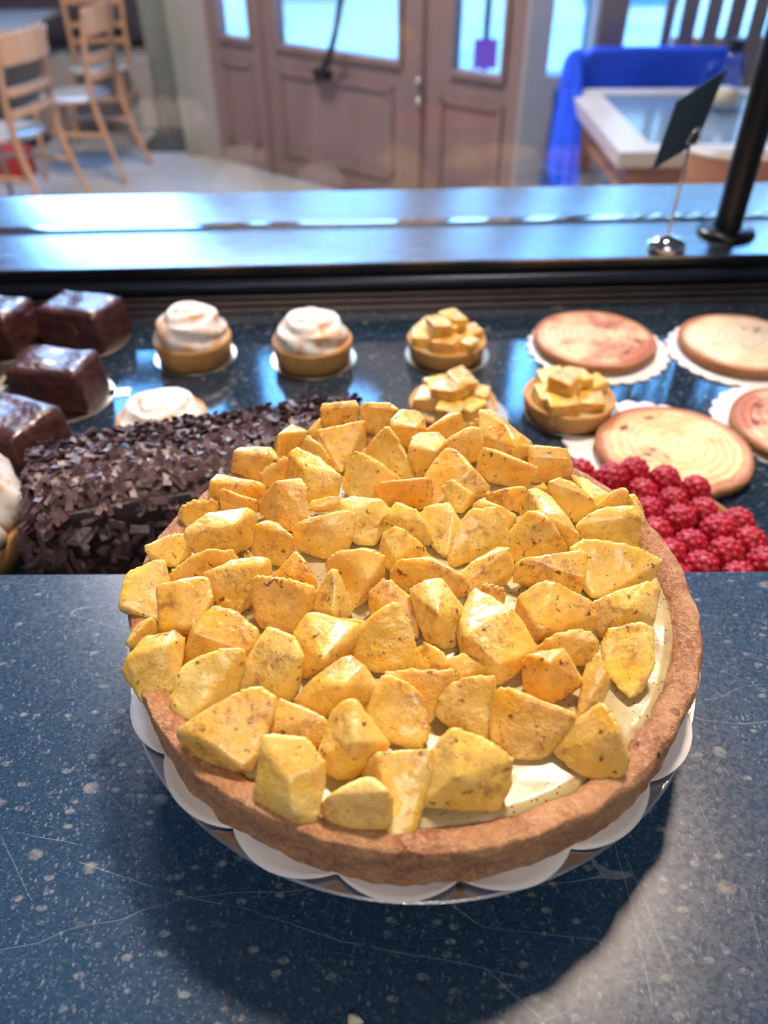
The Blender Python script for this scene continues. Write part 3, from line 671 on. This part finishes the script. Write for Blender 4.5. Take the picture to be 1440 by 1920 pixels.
brownie(-88, 722, .078, .058, .044, -.15, 'sliver of a chocolate brownie at the left edge, beside the middle brownie', 5)
goldboard(at(122, 745, DZ), .050, 'gold board under the middle brownie', tab=.15)
goldboard(at(160, 634, DZ), .052, 'gold board under the back row brownie beside the meringue tartlet')
goldboard(at(5, 645, DZ), .050, 'gold board under the back row brownie at the left edge')
goldboard(at(-84, 724, DZ), .054, 'gold board at the left edge beside the middle brownie', tab=.1)
goldboard(at(40, 852, DZ), .052, 'gold board under the front brownie behind the log')
# chocolate log
lc = Vector((-.127, .450, DZ+.003)); lz = .29
log = empty('chocolate_log_cake', lc, 'long dark chocolate cake log covered in chocolate shavings behind the worktop', 'cake', rz=lz)
L2, W2, LH = .127, .050, .083
bm = bmesh.new(); bmesh.ops.create_cube(bm, size=2); bmesh.ops.subdivide_edges(bm, edges=bm.edges[:], cuts=22, use_grid_fill=True)
def logp(x, y, z):      # unit cube to rounded loaf
    v = Vector((x, y, z)); 
    k = (abs(x)**7+abs(y)**3.6*(1 if z > 0 else .5)+abs(z)**3.6*(1 if z > 0 else 0))
    m = max(abs(x), abs(y), abs(z))
    s = m/max(1e-6, k**(1/5.2)) if k > m**5.2 else 1
    s = min(1, s)
    return Vector((x*L2*(.94+.06*s)*(1-.05*max(0,z)), y*W2*s, (z*s+1)*LH/2))
for v in bm.verts:
    p = logp(*v.co); nn_ = .0018*noise.noise(p*60) + .0010*noise.noise(p*170)
    v.co = p + Vector((p.x*.0, p.y, p.z-.03)).normalized()*nn_
fin('glazed_sponge', bm, M['choc'], log)
bm = bmesh.new(); rd = random.Random(5)
for i in range(2600):
    x = rd.uniform(-1, 1); y = rd.uniform(-1, 1); z = rd.choice([1, 1, 1, .9]) if abs(y) < .8 else rd.uniform(.1, 1)
    if rd.random() < .22: y = rd.choice((-1, 1)); z = rd.uniform(-.35, 1)
    if rd.random() < .05: x = rd.choice((-1, 1)); z = rd.uniform(-.6, 1)
    p = logp(x, y, z)
    if max(abs(x), abs(y), abs(z)) < .99: continue
    n_ = Vector((0 if abs(x) < .97 else x*.6, p.y/W2*.9, max(0, (p.z-LH*.45)/LH*1.8))).normalized()
    l, w, th = rd.uniform(.003, .0075), rd.uniform(.0014, .0034), rd.uniform(.0003, .0008)
    q = n_.to_track_quat('Z', 'X').to_matrix().to_4x4()
    m = Matrix.Translation(p + n_*rd.uniform(.0005, .003)) @ q @ Matrix.Rotation(rd.uniform(0, 6.3), 4, 'Z') @ Matrix.Rotation(rd.gauss(0, .3), 4, 'Y') @ Matrix.Rotation(rd.gauss(0, .22), 4, 'X')
    c = rd.uniform(.1, .5)*l
    vs = []
    for t_ in (-1, 0, 1):
        for s_ in (-1, 1):
            for u_ in (0, 1):
                vs.append(bm.verts.new(m @ Vector((t_*l, s_*w*rd.uniform(.6, 1), u_*th + (c*.35 if t_ else 0)))))
    g = lambda t, s, u: vs[t*4+s*2+u]
    for t in (0, 1):
        bm.faces.new((g(t,0,1), g(t+1,0,1), g(t+1,1,1), g(t,1,1))); bm.faces.new((g(t,0,0), g(t,1,0), g(t+1,1,0), g(t+1,0,0)))
        bm.faces.new((g(t,0,0), g(t+1,0,0), g(t+1,0,1), g(t,0,1))); bm.faces.new((g(t,1,0), g(t,1,1), g(t+1,1,1), g(t+1,1,0)))
    bm.faces.new((g(0,0,0), g(0,0,1), g(0,1,1), g(0,1,0))); bm.faces.new((g(2,0,0), g(2,1,0), g(2,1,1), g(2,0,1)))
sh = fin('chocolate_shavings', bm, M['shave'], log, False); tag(sh, kind='stuff')
bd = box('cake_board', (0,0,0), (.262, .110, .002), M['gold'], None, bev=.0006); bd.location = (lc.x, lc.y, DZ+.0012); bd.rotation_euler.z = lz
tag(bd, 'long gold board hidden under the chocolate log', 'cake board')
# meringue cake at the left edge
mc = empty('meringue_cake', (-.336, .425, DZ+.001), 'white piped meringue cake cut off by the left edge beside the chocolate log', 'cake')
small_crust(mc, .070, .030)
for k in range(9):
    a = k*2*pi/9+.2; 
    o = lathe('meringue_peak', [(0,0),(.022,0),(.026,.010),(.024,.022),(.016,.038),(.006,.050),(0,.054)], M['meringue'], mc, (cos(a)*.048, sin(a)*.048, .026), 40, lambda a_, r_, z_: .0022*sin(a_*6+z_*90)*min(1, r_/.01))
o = lathe('meringue_peak', [(0,0),(.03,0),(.034,.012),(.028,.03),(.014,.05),(0,.062)], M['meringue'], mc, (0, 0, .026), 40, lambda a_, r_, z_: .0024*sin(a_*7+z_*90)*min(1, r_/.01))
# ================================================================ the room beyond the glass
def struct(o): return tag(o, kind='structure')
HC = 6.3
fl = struct(box('floor', (0, 3.0, -.05), (11, 13, .1), M['floor']))
ce = struct(box('ceiling', (0, 1.9, HC+.05), (10.2, 10, .1), M['ceil']))
struct(box('wall_left', (-5.05, 2.2, HC/2), (.1, 11.5, HC), M['wallwarm']))
struct(box('wall_right', (5.05, 2.2, HC/2), (.1, 11.5, HC), M['wallwarm']))
struct(box('wall_rear', (0, -3.05, HC/2), (10.2, .1, HC), M['wallwarm']))
def wall_with_holes(name, O, ang, L, height, holes, mat, th=.14):
    # O: start point on floor; local u along ang; holes (u0,u1,z0,z1) sorted by u, not overlapping in u
    bm = bmesh.new(); u = 0
    cols = {}
    for h in holes: cols.setdefault((h[0], h[1]), []).append((h[2], h[3]))
    for (a, b) in sorted(cols):
        if a > u: abox(bm, ((u+a)/2, th/2, height/2), (a-u, th, height))
        z = 0
        for (z0, z1) in sorted(cols[(a, b)]):
            if z0 > z+.001: abox(bm, ((a+b)/2, th/2, (z+z0)/2), (b-a, th, z0-z))
            z = z1
        if z < height: abox(bm, ((a+b)/2, th/2, (z+height)/2), (b-a, th, height-z))
        u = b
    if u < L: abox(bm, ((u+L)/2, th/2, height/2), (L-u, th, height))
    o = fin(name, bm, mat, None, False); o.location = O; o.rotation_euler.z = ang
    return struct(o)
# plane of the door front
PL = Vector((-1.22, 5.55, 0)); PR = Vector((.66, 4.035, 0)); dv = PR-PL; LA = dv.length; DA = math.atan2(dv.y, dv.x); du = dv.normalized(); dn = Vector((-du.y, du.x, 0))
def U(px, py=100, O=PL, d=du):
    r = ray(px, py); n_ = Vector((-d.y, d.x, 0)); t = n_.dot(O - Vector((0,0,0)))/n_.dot(Vector((r.x, r.y, 0)))
    p = Vector((r.x*t, r.y*t, CAMZ + r.z*t)); return (p-O).dot(d), p.z
W0, W1 = .735, 2.78; LH_ = 2.95; T0, T1 = 3.38, 5.1
uA0, uA1 = U(388)[0], U(487)[0]; wA0, wA1 = U(406, 40)[0], U(461, 40)[0]
uB0, uB1 = U(491)[0], U(762)[0]; wB0, wB1 = U(517, 60)[0], U(744, 60)[0]
uC0, uC1 = U(792)[0], U(984)[0]; wC0, wC1 = U(848, 80)[0], U(940, 80)[0]
uM = U(700)[0]
struct(wall_with_holes('wall_front', PL, DA, LA, HC, [(max(.01, uA0), uM, 0, LH_), (max(.01, uA0), uM, T0, T1), (uM, uC1, 0, LH_)], M['wallwarm']))
def leaf(name, u0, u1, w0, w1, label_kind, parent_name, style):
    d = empty(parent_name, PL, None, None, None, DA, 'structure')
    bm = bmesh.new(); th = .05; zc = .01
    for (a, b, z0, z1) in ((u0, w0, zc, LH_), (w1, u1, zc, LH_), (w0, w1, zc, W0), (w0, w1, W1, LH_)):
        abox(bm, ((a+b)/2, .05, (z0+z1)/2), (b-a, th, z1-z0))
    for v in []: pass
    fin('leaf_frame', bm, M['doorwood'], d, False)
    bm = bmesh.new(); m0, m1 = u0+.10, u1-.10; s = .028
    for (a, b, z0, z1) in ((m0, m1, .58, .58+s), (m0, m1, .14, .14+s), (m0, m0+s, .14, .60), (m1-s, m1, .14, .60)):
        abox(bm, ((a+b)/2, .018, (z0+z1)/2), (b-a, .016, z1-z0))
    for (a, b, z0, z1) in ((w0-.02, w1+.02, W0-.03, W0), (w0-.025, w0, W0, W1), (w1, w1+.025, W0, W1)):
        abox(bm, ((a+b)/2, .016, (z0+z1)/2), (b-a, .022, z1-z0))
    fin('moulding', bm, M['doorwood'], d, False)
    box('glass_pane', ((w0+w1)/2, .055, (W0+W1)/2), (w1-w0, .008, W1-W0), M['pane'], d)
    return d
leaf('left', uA0, uA1, wA0, wA1, 0, 'door_1', 0)
dB = leaf('main', uB0, uB1, wB0, wB1, 0, 'door_2', 0)
dC = leaf('right', uC0, uC1, wC0, wC1, 0, 'door_3', 0)
bm = bmesh.new()
for a, b in ((uA1, uB0), (uB1, uC0)): abox(bm, ((a+b)/2, .045, LH_/2), (b-a, .09, LH_))
abox(bm, ((uA0+uC1)/2, .045, LH_+.0), (uC1-uA0, .10, .06))
o = fin('trim_1', bm, M['doorwood'], None, False); o.location = PL; o.rotation_euler.z = DA; struct(o)
w4 = empty('window_4', PL, None, None, None, DA, 'structure')
box('glass_pane', ((uA0+uM)/2, .07, (T0+T1)/2), (uM-uA0, .008, T1-T0), M['pane'], w4)
# door pull, a dark iron bow
def DP(px, py, off):
    u, z = U(px, py); return Vector((u, -off, z))
hd = tube('pull_handle', smooth_path([DP(668, -150, .03), DP(662, -60, .06), DP(655, 10, .075), DP(646, 60, .075), DP(630, 105, .06), DP(612, 135, .04), DP(598, 147, .01)], 6), [.016]*18+[.018]*19, M['dark'], dB, 12)
u, z = U(600, 140); box('handle_foot', (u+.01, .012, z), (.13, .03, .05), M['dark'], dB, bev=.01)
for py_ in (150, 190):  # two small chrome beads added on the door front
    u, z = U(788, py_); k = lathe('chrome_bead', [(0,.03),(.014,.028),(.018,.018),(.010,.006),(.012,0)], M['chrome'], dC, (u-uC0*0, -.0, z), 24); k.rotation_euler.x = pi/2
# left back wall with tall window
WL = Vector((-4.99, 6.75, 0))
struct(wall_with_holes('wall_back', WL, 0, 3.70, HC, [(1.9, 3.35, 1.75, 4.15), (1.9, 3.35, 4.5, 6.1)], M['wallgreen']))
w1 = empty('window_1', WL, None, None, None, 0, 'structure')
box('glass_pane', (2.625, .07, 2.95), (1.45, .008, 2.4), M['pane'], w1)
box('glass_pane', (2.625, .07, 5.3), (1.45, .008, 1.6), M['pane'], w1)
bm = bmesh.new()
for u in (1.9, 3.35): abox(bm, (u, .05, 3.9), (.05, .06, 4.3))
for z in (1.75, 4.15, 4.5, 6.1): abox(bm, (2.625, .05, z), (1.5, .06, .05))
fin('window_frame', bm, M['white'], w1, False)
# return wall between the back wall and the door front
bm = bmesh.new(); abox(bm, (PL.x-.05, (PL.y+.05+6.75)/2, HC/2), (.1, 6.75-PL.y-.05+.1, HC)); struct(fin('wall_return', bm, M['wallgreen'], None, False))
box_ = box('trim_2', (-1.52, 6.45, 1.3), (.32, .3, 2.6), M['wallgreen']); struct(box_)
struct(box('baseboard_back', (-3.2, 6.73, .06), (3.6, .03, .12), M['dark']))
# right hand wall: blue grey pier, window with vertical blind
RO = PR; RE = Vector((4.95, 4.75, 0)); rv = RE-RO; RL = rv.length; RA = math.atan2(rv.y, rv.x); rd_ = rv.normalized()
def UR(px, py=60): return U(px, py, RO, rd_)
g0 = UR(1030, 100)[0]; g1 = UR(1108, 100)[0]; s0 = UR(1165, 60)[0]
zb = UR(1036, 143)[1]
struct(wall_with_holes('wall_pier', RO, RA, RL, HC, [(g0, g1, zb, 3.3), (s0, 3.2, .55, 3.3)], M['wallgrey']))
w2 = empty('window_2', RO, None, None, None, RA, 'structure'); box('glass_pane', ((g0+g1)/2, .07, (zb+3.3)/2), (g1-g0, .008, 3.3-zb), M['pane'], w2)
w3 = empty('window_3', RO, None, None, None, RA, 'structure'); box('glass_pane', ((s0+3.2)/2, .09, 1.92), (3.2-s0, .008, 2.75), M['pane'], w3)
bl = empty('vertical_blind', RO, 'grey brown vertical blind hanging in the window behind the blue draped chair', 'blind', None, RA)
sl = [(1112, 1163)] + [(1231, 1249), (1262, 1291), (1306, 1334), (1348, 1377), (1390, 1419), (1433, 1462), (1476, 1505), (1520, 1550)]
box('head_rail', ((s0+2.4)/2, -.05, 3.32), (2.4-s0+.5, .05, .05), M['white'], bl)
for a, b in sl:
    ua, ub = UR(a)[0], UR(b)[0]; box('blind_slat', ((ua+ub)/2, -.05, 1.93), (ub-ua, .012, 2.74), M['slat'], bl, rz=0)
# outside
struct(box('ground', (0, 14, -.12), (60, 18, .1), M['street']))
hs = empty('street_house', (0, 12, -.07), 'pale shopfront across the street seen through the door glass', 'building')
bm = bmesh.new(); abox(bm, (12.2, 0, 3.2), (30, .5, 6.4)); fin('wall', bm, M['facade'], hs, False)
for x, w, z, h in ((-3.4, 1.2, 1.5, 2.2), (-.9, .9, 1.3, 2.0), (.9, 1.3, 1.6, 2.2), (3.2, 1.2, 1.3, 2.2)):
    box('shop_panel', (x, -.27, z), (w, .06, h), M['bluepaint'], hs)
b = aty(910, 95, 7.5)
sg = empty('street_banner', (b.x, 7.5, -.07), 'magenta and grey banner stand in the street behind the right door window', 'banner')
tube('pole', [(0,0,0),(0,0,1.55)], .03, M['dark'], sg)
box('banner_panel', (0, -.02, b.z+.07-.02), (.20, .02, .22), M['pinksign'], sg); box('banner_panel', (0, -.02, b.z+.07-.36), (.20, .02, .16), M['pinksign'], sg); box('banner_head', (0, -.02, 1.35), (.14, .02, .35), M['facade'], sg)

# ---------------------------------------------------------------- chairs
def bistro_chair(name, loc, rz, label, group='beech chairs beyond the glass', hb=.90):
    # local: faces +x, back at x = -.2 ; ladder back with curved top
    t = empty(name, loc, label, 'chair', group, rz)
    wd = M['chairwood']; r = .017
    for s in (-1, 1):
        bm = bmesh.new(); tube_bm(bm, smooth_path([(-.31, s*.215, 0), (-.235, s*.20, .25), (-.195, s*.19, .46), (-.205, s*.19, .68), (-.255, s*.195, hb)], 5), [.014]*6+[.018]*15, 10); autosm(fin('leg', bm, wd, t), 50)
        bm = bmesh.new(); tube_bm(bm, [(.22, s*.20, 0), (.185, s*.17, .44)], [.012, .018], 10); autosm(fin('leg', bm, wd, t), 50)
    lathe('seat', [(0,.432),(.17,.432),(.205,.438),(.21,.450),(.20,.460),(.12,.462),(0,.456)], M['chairseat'], t, seg=48)
    def slat(nm, z, hh, th, bow, dx=0):
        bm = bmesh.new(); n_ = 10; prev = None
        for i in range(n_+1):
            y = -.195+.39*i/n_; b_ = bow*(1-(2*i/n_-1)**2); x = -.2-.055*max(0,(z-.5)/.4)-b_+dx
            rg = [bm.verts.new((x-th/2, y, z-hh/2)), bm.verts.new((x+th/2, y, z-hh/2)), bm.verts.new((x+th/2, y, z+hh/2)), bm.verts.new((x-th/2, y, z+hh/2))]
            if prev:
                for k in range(4): bm.faces.new((prev[k], prev[(k+1)%4], rg[(k+1)%4], rg[k]))
            else: bm.faces.new(rg[::-1])
            prev = rg
        bm.faces.new(prev); return autosm(fin(nm, bm, wd, t), 40)
    slat('back_rail', hb-.05, .13, .022, .035); slat('back_slat', .67, .035, .02, .03); slat('back_slat', .575, .035, .02, .025)
    pts = [(-.22, -.19, .27), (.02, -.20, .275), (.14, -.13, .28), (.175, 0, .28), (.14, .13, .28), (.02, .20, .275), (-.22, .19, .27)]
    tube('stretcher', smooth_path(pts, 5), .013, wd, t, 10)
    return t
M['chairseat'] = simple('glossy pale chair seat', (.62,.52,.44), .12, 0, 8, .1)
def fl_at(px, py): return at(px, py, 0)
cB = bistro_chair('bistro_chair', (-1.86, 5.20, 0), pi-.12, 'beech ladder back chair nearest the door, at the far table on the left')
cA = bistro_chair('bistro_chair', (-1.98, 4.36, 0), pi-.22, 'beech ladder back chair in front of the near table at the upper left')
cE = bistro_chair('bistro_chair', (-2.26, 3.92, 0), pi-.30, 'beech ladder back chair cut off by the left edge above the steel ledge')
cC = bistro_chair('bistro_chair', (-1.95, 6.02, 0), pi/2+pi+.1, 'beech chair with bright seat by the wall bench, behind the far table')
def table(loc, w, d, label, rz=0):
    t = empty('cafe_table', loc, label, 'table', None, rz)
    box('table_top', (0,0,.735), (w, d, .03), M['gloss'], t, bev=.006)
    tube('pedestal', [(0,0,.01),(0,0,.72)], .035, M['basemetal'], t, 20)
    lathe('foot', [(0,0),(.24,0),(.245,.008),(.20,.016),(.05,.03),(.04,.05)], M['basemetal'], t, seg=64, sharp=40)
    return t
M['gloss'] = simple('glossy pale table top', (.50,.50,.50), .08, 0, 5, .05)
table((-2.62, 5.95, 0), .75, .80, 'glossy pale cafe table at the top left corner of the view')
table((-2.80, 4.80, 0), .70, .70, 'cafe table behind the near chairs at the left edge')
bn = empty('wall_bench', (-2.25, 6.45, 0), 'beige wall bench with plum back cushion behind the far left table', 'bench')
box('seat_box', (0, 0, .24), (1.2, .46, .46), M['wallwarm'], bn, bev=.01); box('back_cushion', (0, .17, .78), (1.2, .12, .5), M['purple'], bn, bev=.03)
mt = box('floor_sheet', (-1.40, 6.1, .004), (.55, .9, .008), M['mat'], bev=.002); tag(mt, 'dark grey sheet on the floor left of the doors', 'mat')  # thin dark rectangle lying on the floor
rb = hull('red_bag', [Vector((x, y, z)) for x in (-.12,.12) for y in (-.08,.08) for z in (0,.16)] + [Vector((0,0,.20))], M['red'], None, .012, 4, 0); rb.location = at(38, 352, 0)+Vector((-.12,.25,0)); tag(rb, 'small red bag on the floor under the left edge chairs', 'bag')
# ---------------------------------------------------------------- right hand table, draped chair, carafe
A = at(1078, 165, .75); Bp = at(1152, 300, .75)
TLx = Bp.x; 
rt2 = empty('wooden_table', (0, 0, 0), 'pale wood framed table with blue grey glazed top beyond the glass on the right', 'table')
cx0, cx1, cy0, cy1 = .81, 2.15, 2.80, 3.78; fw = .13
bm = bmesh.new()
for (a, b, c, d) in ((cx0, cx0+fw, cy0, cy1), (cx1-fw, cx1, cy0, cy1), (cx0+fw, cx1-fw, cy0, cy0+fw*.8), (cx0+fw, cx1-fw, cy1-fw*.8, cy1)):
    abox(bm, ((a+b)/2, (c+d)/2, .725), (b-a, d-c, .05))
fin('top_frame', bm, M['palewood'], rt2, False)
box('glazed_inset', ((cx0+cx1)/2, (cy0+cy1)/2, .735), (cx1-cx0-2*fw, cy1-cy0-2*fw*.8, .02), M['tabletop'], rt2)
bm = bmesh.new(); abox(bm, ((cx0+cx1)/2, cy0+.07, .64), (cx1-cx0-.14, .025, .12)); abox(bm, (cx0+.07, (cy0+cy1)/2, .64), (.025, cy1-cy0-.14, .12)); fin('apron', bm, M['redwood'], rt2, False)
for x in (cx0+.09, cx1-.09):
    for y in (cy0+.09, cy1-.09): box('leg', (x, y, .35), (.07, .07, .70), M['redwood'], rt2)
# curved plywood chair in front of the table
pc2 = empty('plywood_chair', (1.28, 2.77, 0), 'reddish plywood chair with pale edged curved back, this side of the wooden table', 'chair', None, pi/2)
bm = bmesh.new(); prev = None
for i in range(17):
    a = -1.15+2.3*i/16; x = -.20-.10*cos(a)+.1; y = .27*sin(a)/sin(1.15)
    x = .06-.30*cos(a*.9)
    rg = [bm.verts.new((x, y, .56)), bm.verts.new((x+.014, y, .56)), bm.verts.new((x+.010, y, .80-.02*abs(y)/.27)), bm.verts.new((x-.004, y, .80-.02*abs(y)/.27))]
    if prev:
        for k in range(4): bm.faces.new((prev[k], prev[(k+1)%4], rg[(k+1)%4], rg[k]))
    else: bm.faces.new(rg[::-1])
    prev = rg
bm.faces.new(prev); autosm(fin('backrest', bm, M['redwood'], pc2), 40)
tube('back_edge', smooth_path([(.06-.30*cos((-1.15+2.3*i/8)*.9)+.003, .27*sin(-1.15+2.3*i/8)/sin(1.15), .803-.02*abs(sin(-1.15+2.3*i/8)/sin(1.15))) for i in range(9)], 3), .009, M['palewood'], pc2, 8)
box('seat', (.0, 0, .45), (.44, .44, .025), M['palewood'], pc2, bev=.01)
for sx in (-.18, .18):
    for sy in (-.18, .18): tube('leg', [(sx*1.15, sy*1.15, 0), (sx, sy, .44)], .014, M['dark'], pc2)
for sy in (-.2, .2): tube('back_post', [(-.16, sy, .44), (-.14, sy*1.08, .66)], .012, M['dark'], pc2)
# blue draped chair
dc = empty('draped_chair', (1.62, 4.02, 0), 'chair at the head of the wooden table covered by a bright blue drape', 'chair', None, -pi/2)
for sx in (-.2, .2):
    for sy in (-.22, .22): tube('leg', [(sx, sy, 0), (sx, sy, .45)], .016, M['chairwood'], dc)
box('seat', (0, 0, .45), (.45, .48, .03), M['chairwood'], dc, bev=.01)
box('backrest', (-.2, 0, .68), (.03, .50, .40), M['chairwood'], dc, bev=.01)
def drape(name, pts_top, pts_bot, mat, amp, th=.02, n=26, m=14):
    bm = bmesh.new(); g = []
    for j in range(m+1):
        row = []
        for i in range(n+1):
            u, v = i/n, j/m
            f = u*(len(pts_top)-1); k = min(int(f), len(pts_top)-2); w = f-k
            p = pts_top[k].lerp(pts_top[k+1], w).lerp(pts_bot[k].lerp(pts_bot[k+1], w), v)
            q = p + Vector((.3, -1, 0)).normalized()*amp*(sin(u*19+v*2)+.6*sin(u*37+1))*(.3+v)
            row.append(bm.verts.new(q))
        g.append(row)
    for j in range(m):
        for i in range(n): bm.faces.new((g[j][i], g[j][i+1], g[j+1][i+1], g[j+1][i]))
    o = fin(name, bm, mat); s = o.modifiers.new('s', 'SOLIDIFY'); s.thickness = th; return o
yb = 3.98
dr = empty('blue_drape', (0, 0, 0), 'bright blue cloth draped over the chair at the head of the wooden table', 'drape')
T = [aty(1088, 105, yb), aty(1110, 88, yb), aty(1200, 86, yb), aty(1290, 86, yb), aty(1372, 88, yb), aty(1385, 100, yb)]
B = [aty(1080, 190, yb), aty(1100, 190, yb), aty(1200, 190, yb), aty(1290, 190, yb), aty(1375, 190, yb), aty(1390, 190, yb)]
o = drape('back_cloth', T, B, M['bluecloth'], .006, .07); o.parent = dr
T = [aty(1062, 122, 3.93), aty(1076, 100, 3.94), aty(1094, 98, 3.95)]
B = [aty(998, 420, 2.95), aty(1040, 420, 2.95), aty(1078, 420, 2.95)]
hc = empty('blue_cloth', (0, 0, 0), 'blue cloth hanging down to the left of the wooden table corner', 'cloth')
o = drape('hanging_cloth', T, B, M['bluecloth'], .012, .02, 20, 30); o.parent = hc
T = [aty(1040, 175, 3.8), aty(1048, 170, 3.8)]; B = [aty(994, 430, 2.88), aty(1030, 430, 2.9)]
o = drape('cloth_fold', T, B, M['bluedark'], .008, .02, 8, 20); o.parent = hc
pw = empty('pale_stool', at(1125, 340, .45)*1.0, 'pale beige stool seat under the corner of the wooden table', 'stool'); pw.location.z = 0
lathe('seat', [(0,.43),(.15,.43),(.165,.44),(.16,.455),(0,.458)], M['palewood'], pw, seg=40)
for k in range(4): tube('leg', [(cos(k*pi/2+.7)*.15, sin(k*pi/2+.7)*.15, 0), (cos(k*pi/2+.7)*.11, sin(k*pi/2+.7)*.11, .435)], .012, M['chairwood'], pw)
# carafe on the table
cf = at(1352, 205, .752)
ca = empty('glass_carafe', cf, 'clear glass carafe with dark cap and pale cream contents on the wooden table', 'carafe')
lathe('bottle', [(0,0),(.048,0),(.058,.01),(.060,.05),(.052,.09),(.032,.13),(.024,.17),(.026,.20),(.022,.20),(.020,.17),(.028,.13),(.048,.09),(.056,.05),(.054,.012),(0,.008)], M['glass'], ca, seg=48)
lathe('contents', [(0,.010),(.052,.012),(.0545,.05),(.050,.075),(0,.075)], M['cream'], ca, seg=48)
lathe('cap', [(0,.200),(.029,.200),(.030,.205),(.029,.243),(0,.246)], M['navy'], ca, seg=32, sharp=40)
tube('handle', smooth_path([(-.03, 0, .155), (-.07, 0, .165), (-.10, 0, .13), (-.095, 0, .09), (-.055, 0, .065)], 6), .006, M['pane'], ca, 12)
# ---------------------------------------------------------------- lamps and daylight
def lamp(loc, size, power, col, label, vis=True):
    t = empty('ceiling_lamp', loc, label, 'lamp', None)
    d = bpy.data.lights.new('lamp_light', 'AREA'); d.shape = 'DISK'; d.size = size; d.energy = power; d.color = col
    o = bpy.data.objects.new('lamp_light', d); COL.objects.link(o); o.parent = t; o.location = (0,0,-.012)
    lathe('lamp_shade', [(0,.10),(.04,.10),(size*.5,.03),(size*.56,-.02),(size*.54,-.02),(size*.48,.02),(0,.04)], M['dark'], t, seg=48)
    tube('cord', [(0,0,.1),(0,0,HC-loc[2])], .004, M['dark'], t)
    return t, o
lp, lo = lamp((.42, 1.30, 3.35), .30, 1.0, (1, .77, .61), 'dark pendant lamp hanging above the display, out of the picture')
tgt = Vector((.0, .3, 1.2)); lo.rotation_euler = (tgt-Vector((.42,1.3,3.34))).to_track_quat('-Z', 'Y').to_euler()
def portal(name, c, sx, sy, rot):
    d = bpy.data.lights.new(name, 'AREA'); d.shape = 'RECTANGLE'; d.size = sx; d.size_y = sy; d.cycles.is_portal = True
    o = bpy.data.objects.new(name, d); COL.objects.link(o); o.location = c; o.rotation_euler = rot
portal('daylight_portal', (WL.x+2.625, 6.70, 3.9), 1.5, 4.4, (-pi/2, 0, 0))
portal('daylight_portal', PL + du*((uA0+uM)/2) - dn*.05 + Vector((0,0,(T0+T1)/2)), uM-uA0, T1-T0, (-pi/2, 0, DA))
portal('daylight_portal', PL + du*((uA0+uC1)/2) - dn*.08 + Vector((0,0,1.75)), uC1-uA0, 2.1, (-pi/2, 0, DA))
lp2, lo2 = lamp((-.9, 3.3, 3.6), .6, 1.0, (1, .88, .78), 'unseen pendant lamp added over the seating area to lighten the doors')  # unseen fill lamp, added to brighten the doors and seating
lo2.data.energy = ROOMFILL; lo2.data.size = .9
d = bpy.data.lights.new('front_fill_light', 'AREA'); d.shape = 'DISK'; d.size = 1.3; d.energy = FRONTFILL; d.color = (1, .86, .72)
t2 = empty('ceiling_lamp', (.1, -1.3, 3.2), 'wide white shaded fill lamp added behind the camera to light front faces', 'lamp')  # added fill lamp, out of view, brightens the faces towards the camera
lathe('lamp_shade', [(0,.12),(.3,.10),(.62,.04),(.68,-.01),(.66,-.01),(.58,.03),(0,.06)], M['white'], t2, seg=48)
tube('cord', [(0,0,.1),(0,0,HC-3.2)], .004, M['dark'], t2)
o = bpy.data.objects.new('lamp_light', d); COL.objects.link(o); o.parent = t2; o.location = (0, 0, -.02); o.rotation_euler.x = .45
# lighting: daylight world through windows, pendant
W = bpy.data.worlds.new('sky'); S.world = W; W.use_nodes = True
wt = W.node_tree; bg = wt.nodes['Background']
tcw = wt.nodes.new('ShaderNodeTexCoord'); sp = wt.nodes.new('ShaderNodeSeparateXYZ'); wt.links.new(tcw.outputs['Generated'], sp.inputs[0])
rp = wt.nodes.new('ShaderNodeValToRGB'); e = rp.color_ramp; e.elements[0].position = .0; e.elements[0].color = (.55,.78,1,1); e.elements[1].position = .35; e.elements[1].color = (.13,.44,1,1)
wt.links.new(sp.outputs['Z'], rp.inputs[0]); wt.links.new(rp.outputs[0], bg.inputs['Color'])
bg.inputs['Strength'].default_value = SKY
lo.data.energy = LAMP
S.cycles.use_denoising = True; S.cycles.use_adaptive_sampling = True; S.cycles.adaptive_threshold = .02
try: S.cycles.denoiser = 'OPENIMAGEDENOISE'
except Exception: pass
S.cycles.max_bounces = 8; S.cycles.diffuse_bounces = 4; S.cycles.glossy_bounces = 4; S.cycles.transparent_max_bounces = 12; S.cycles.caustics_reflective = False; S.cycles.caustics_refractive = False
S.cycles.sample_clamp_indirect = 6; S.cycles.blur_glossy = .5
S.view_settings.view_transform = 'Standard'; S.view_settings.look = 'None'; S.view_settings.gamma = 1; S.view_settings.exposure = EXPO
S.view_settings.use_curve_mapping = False
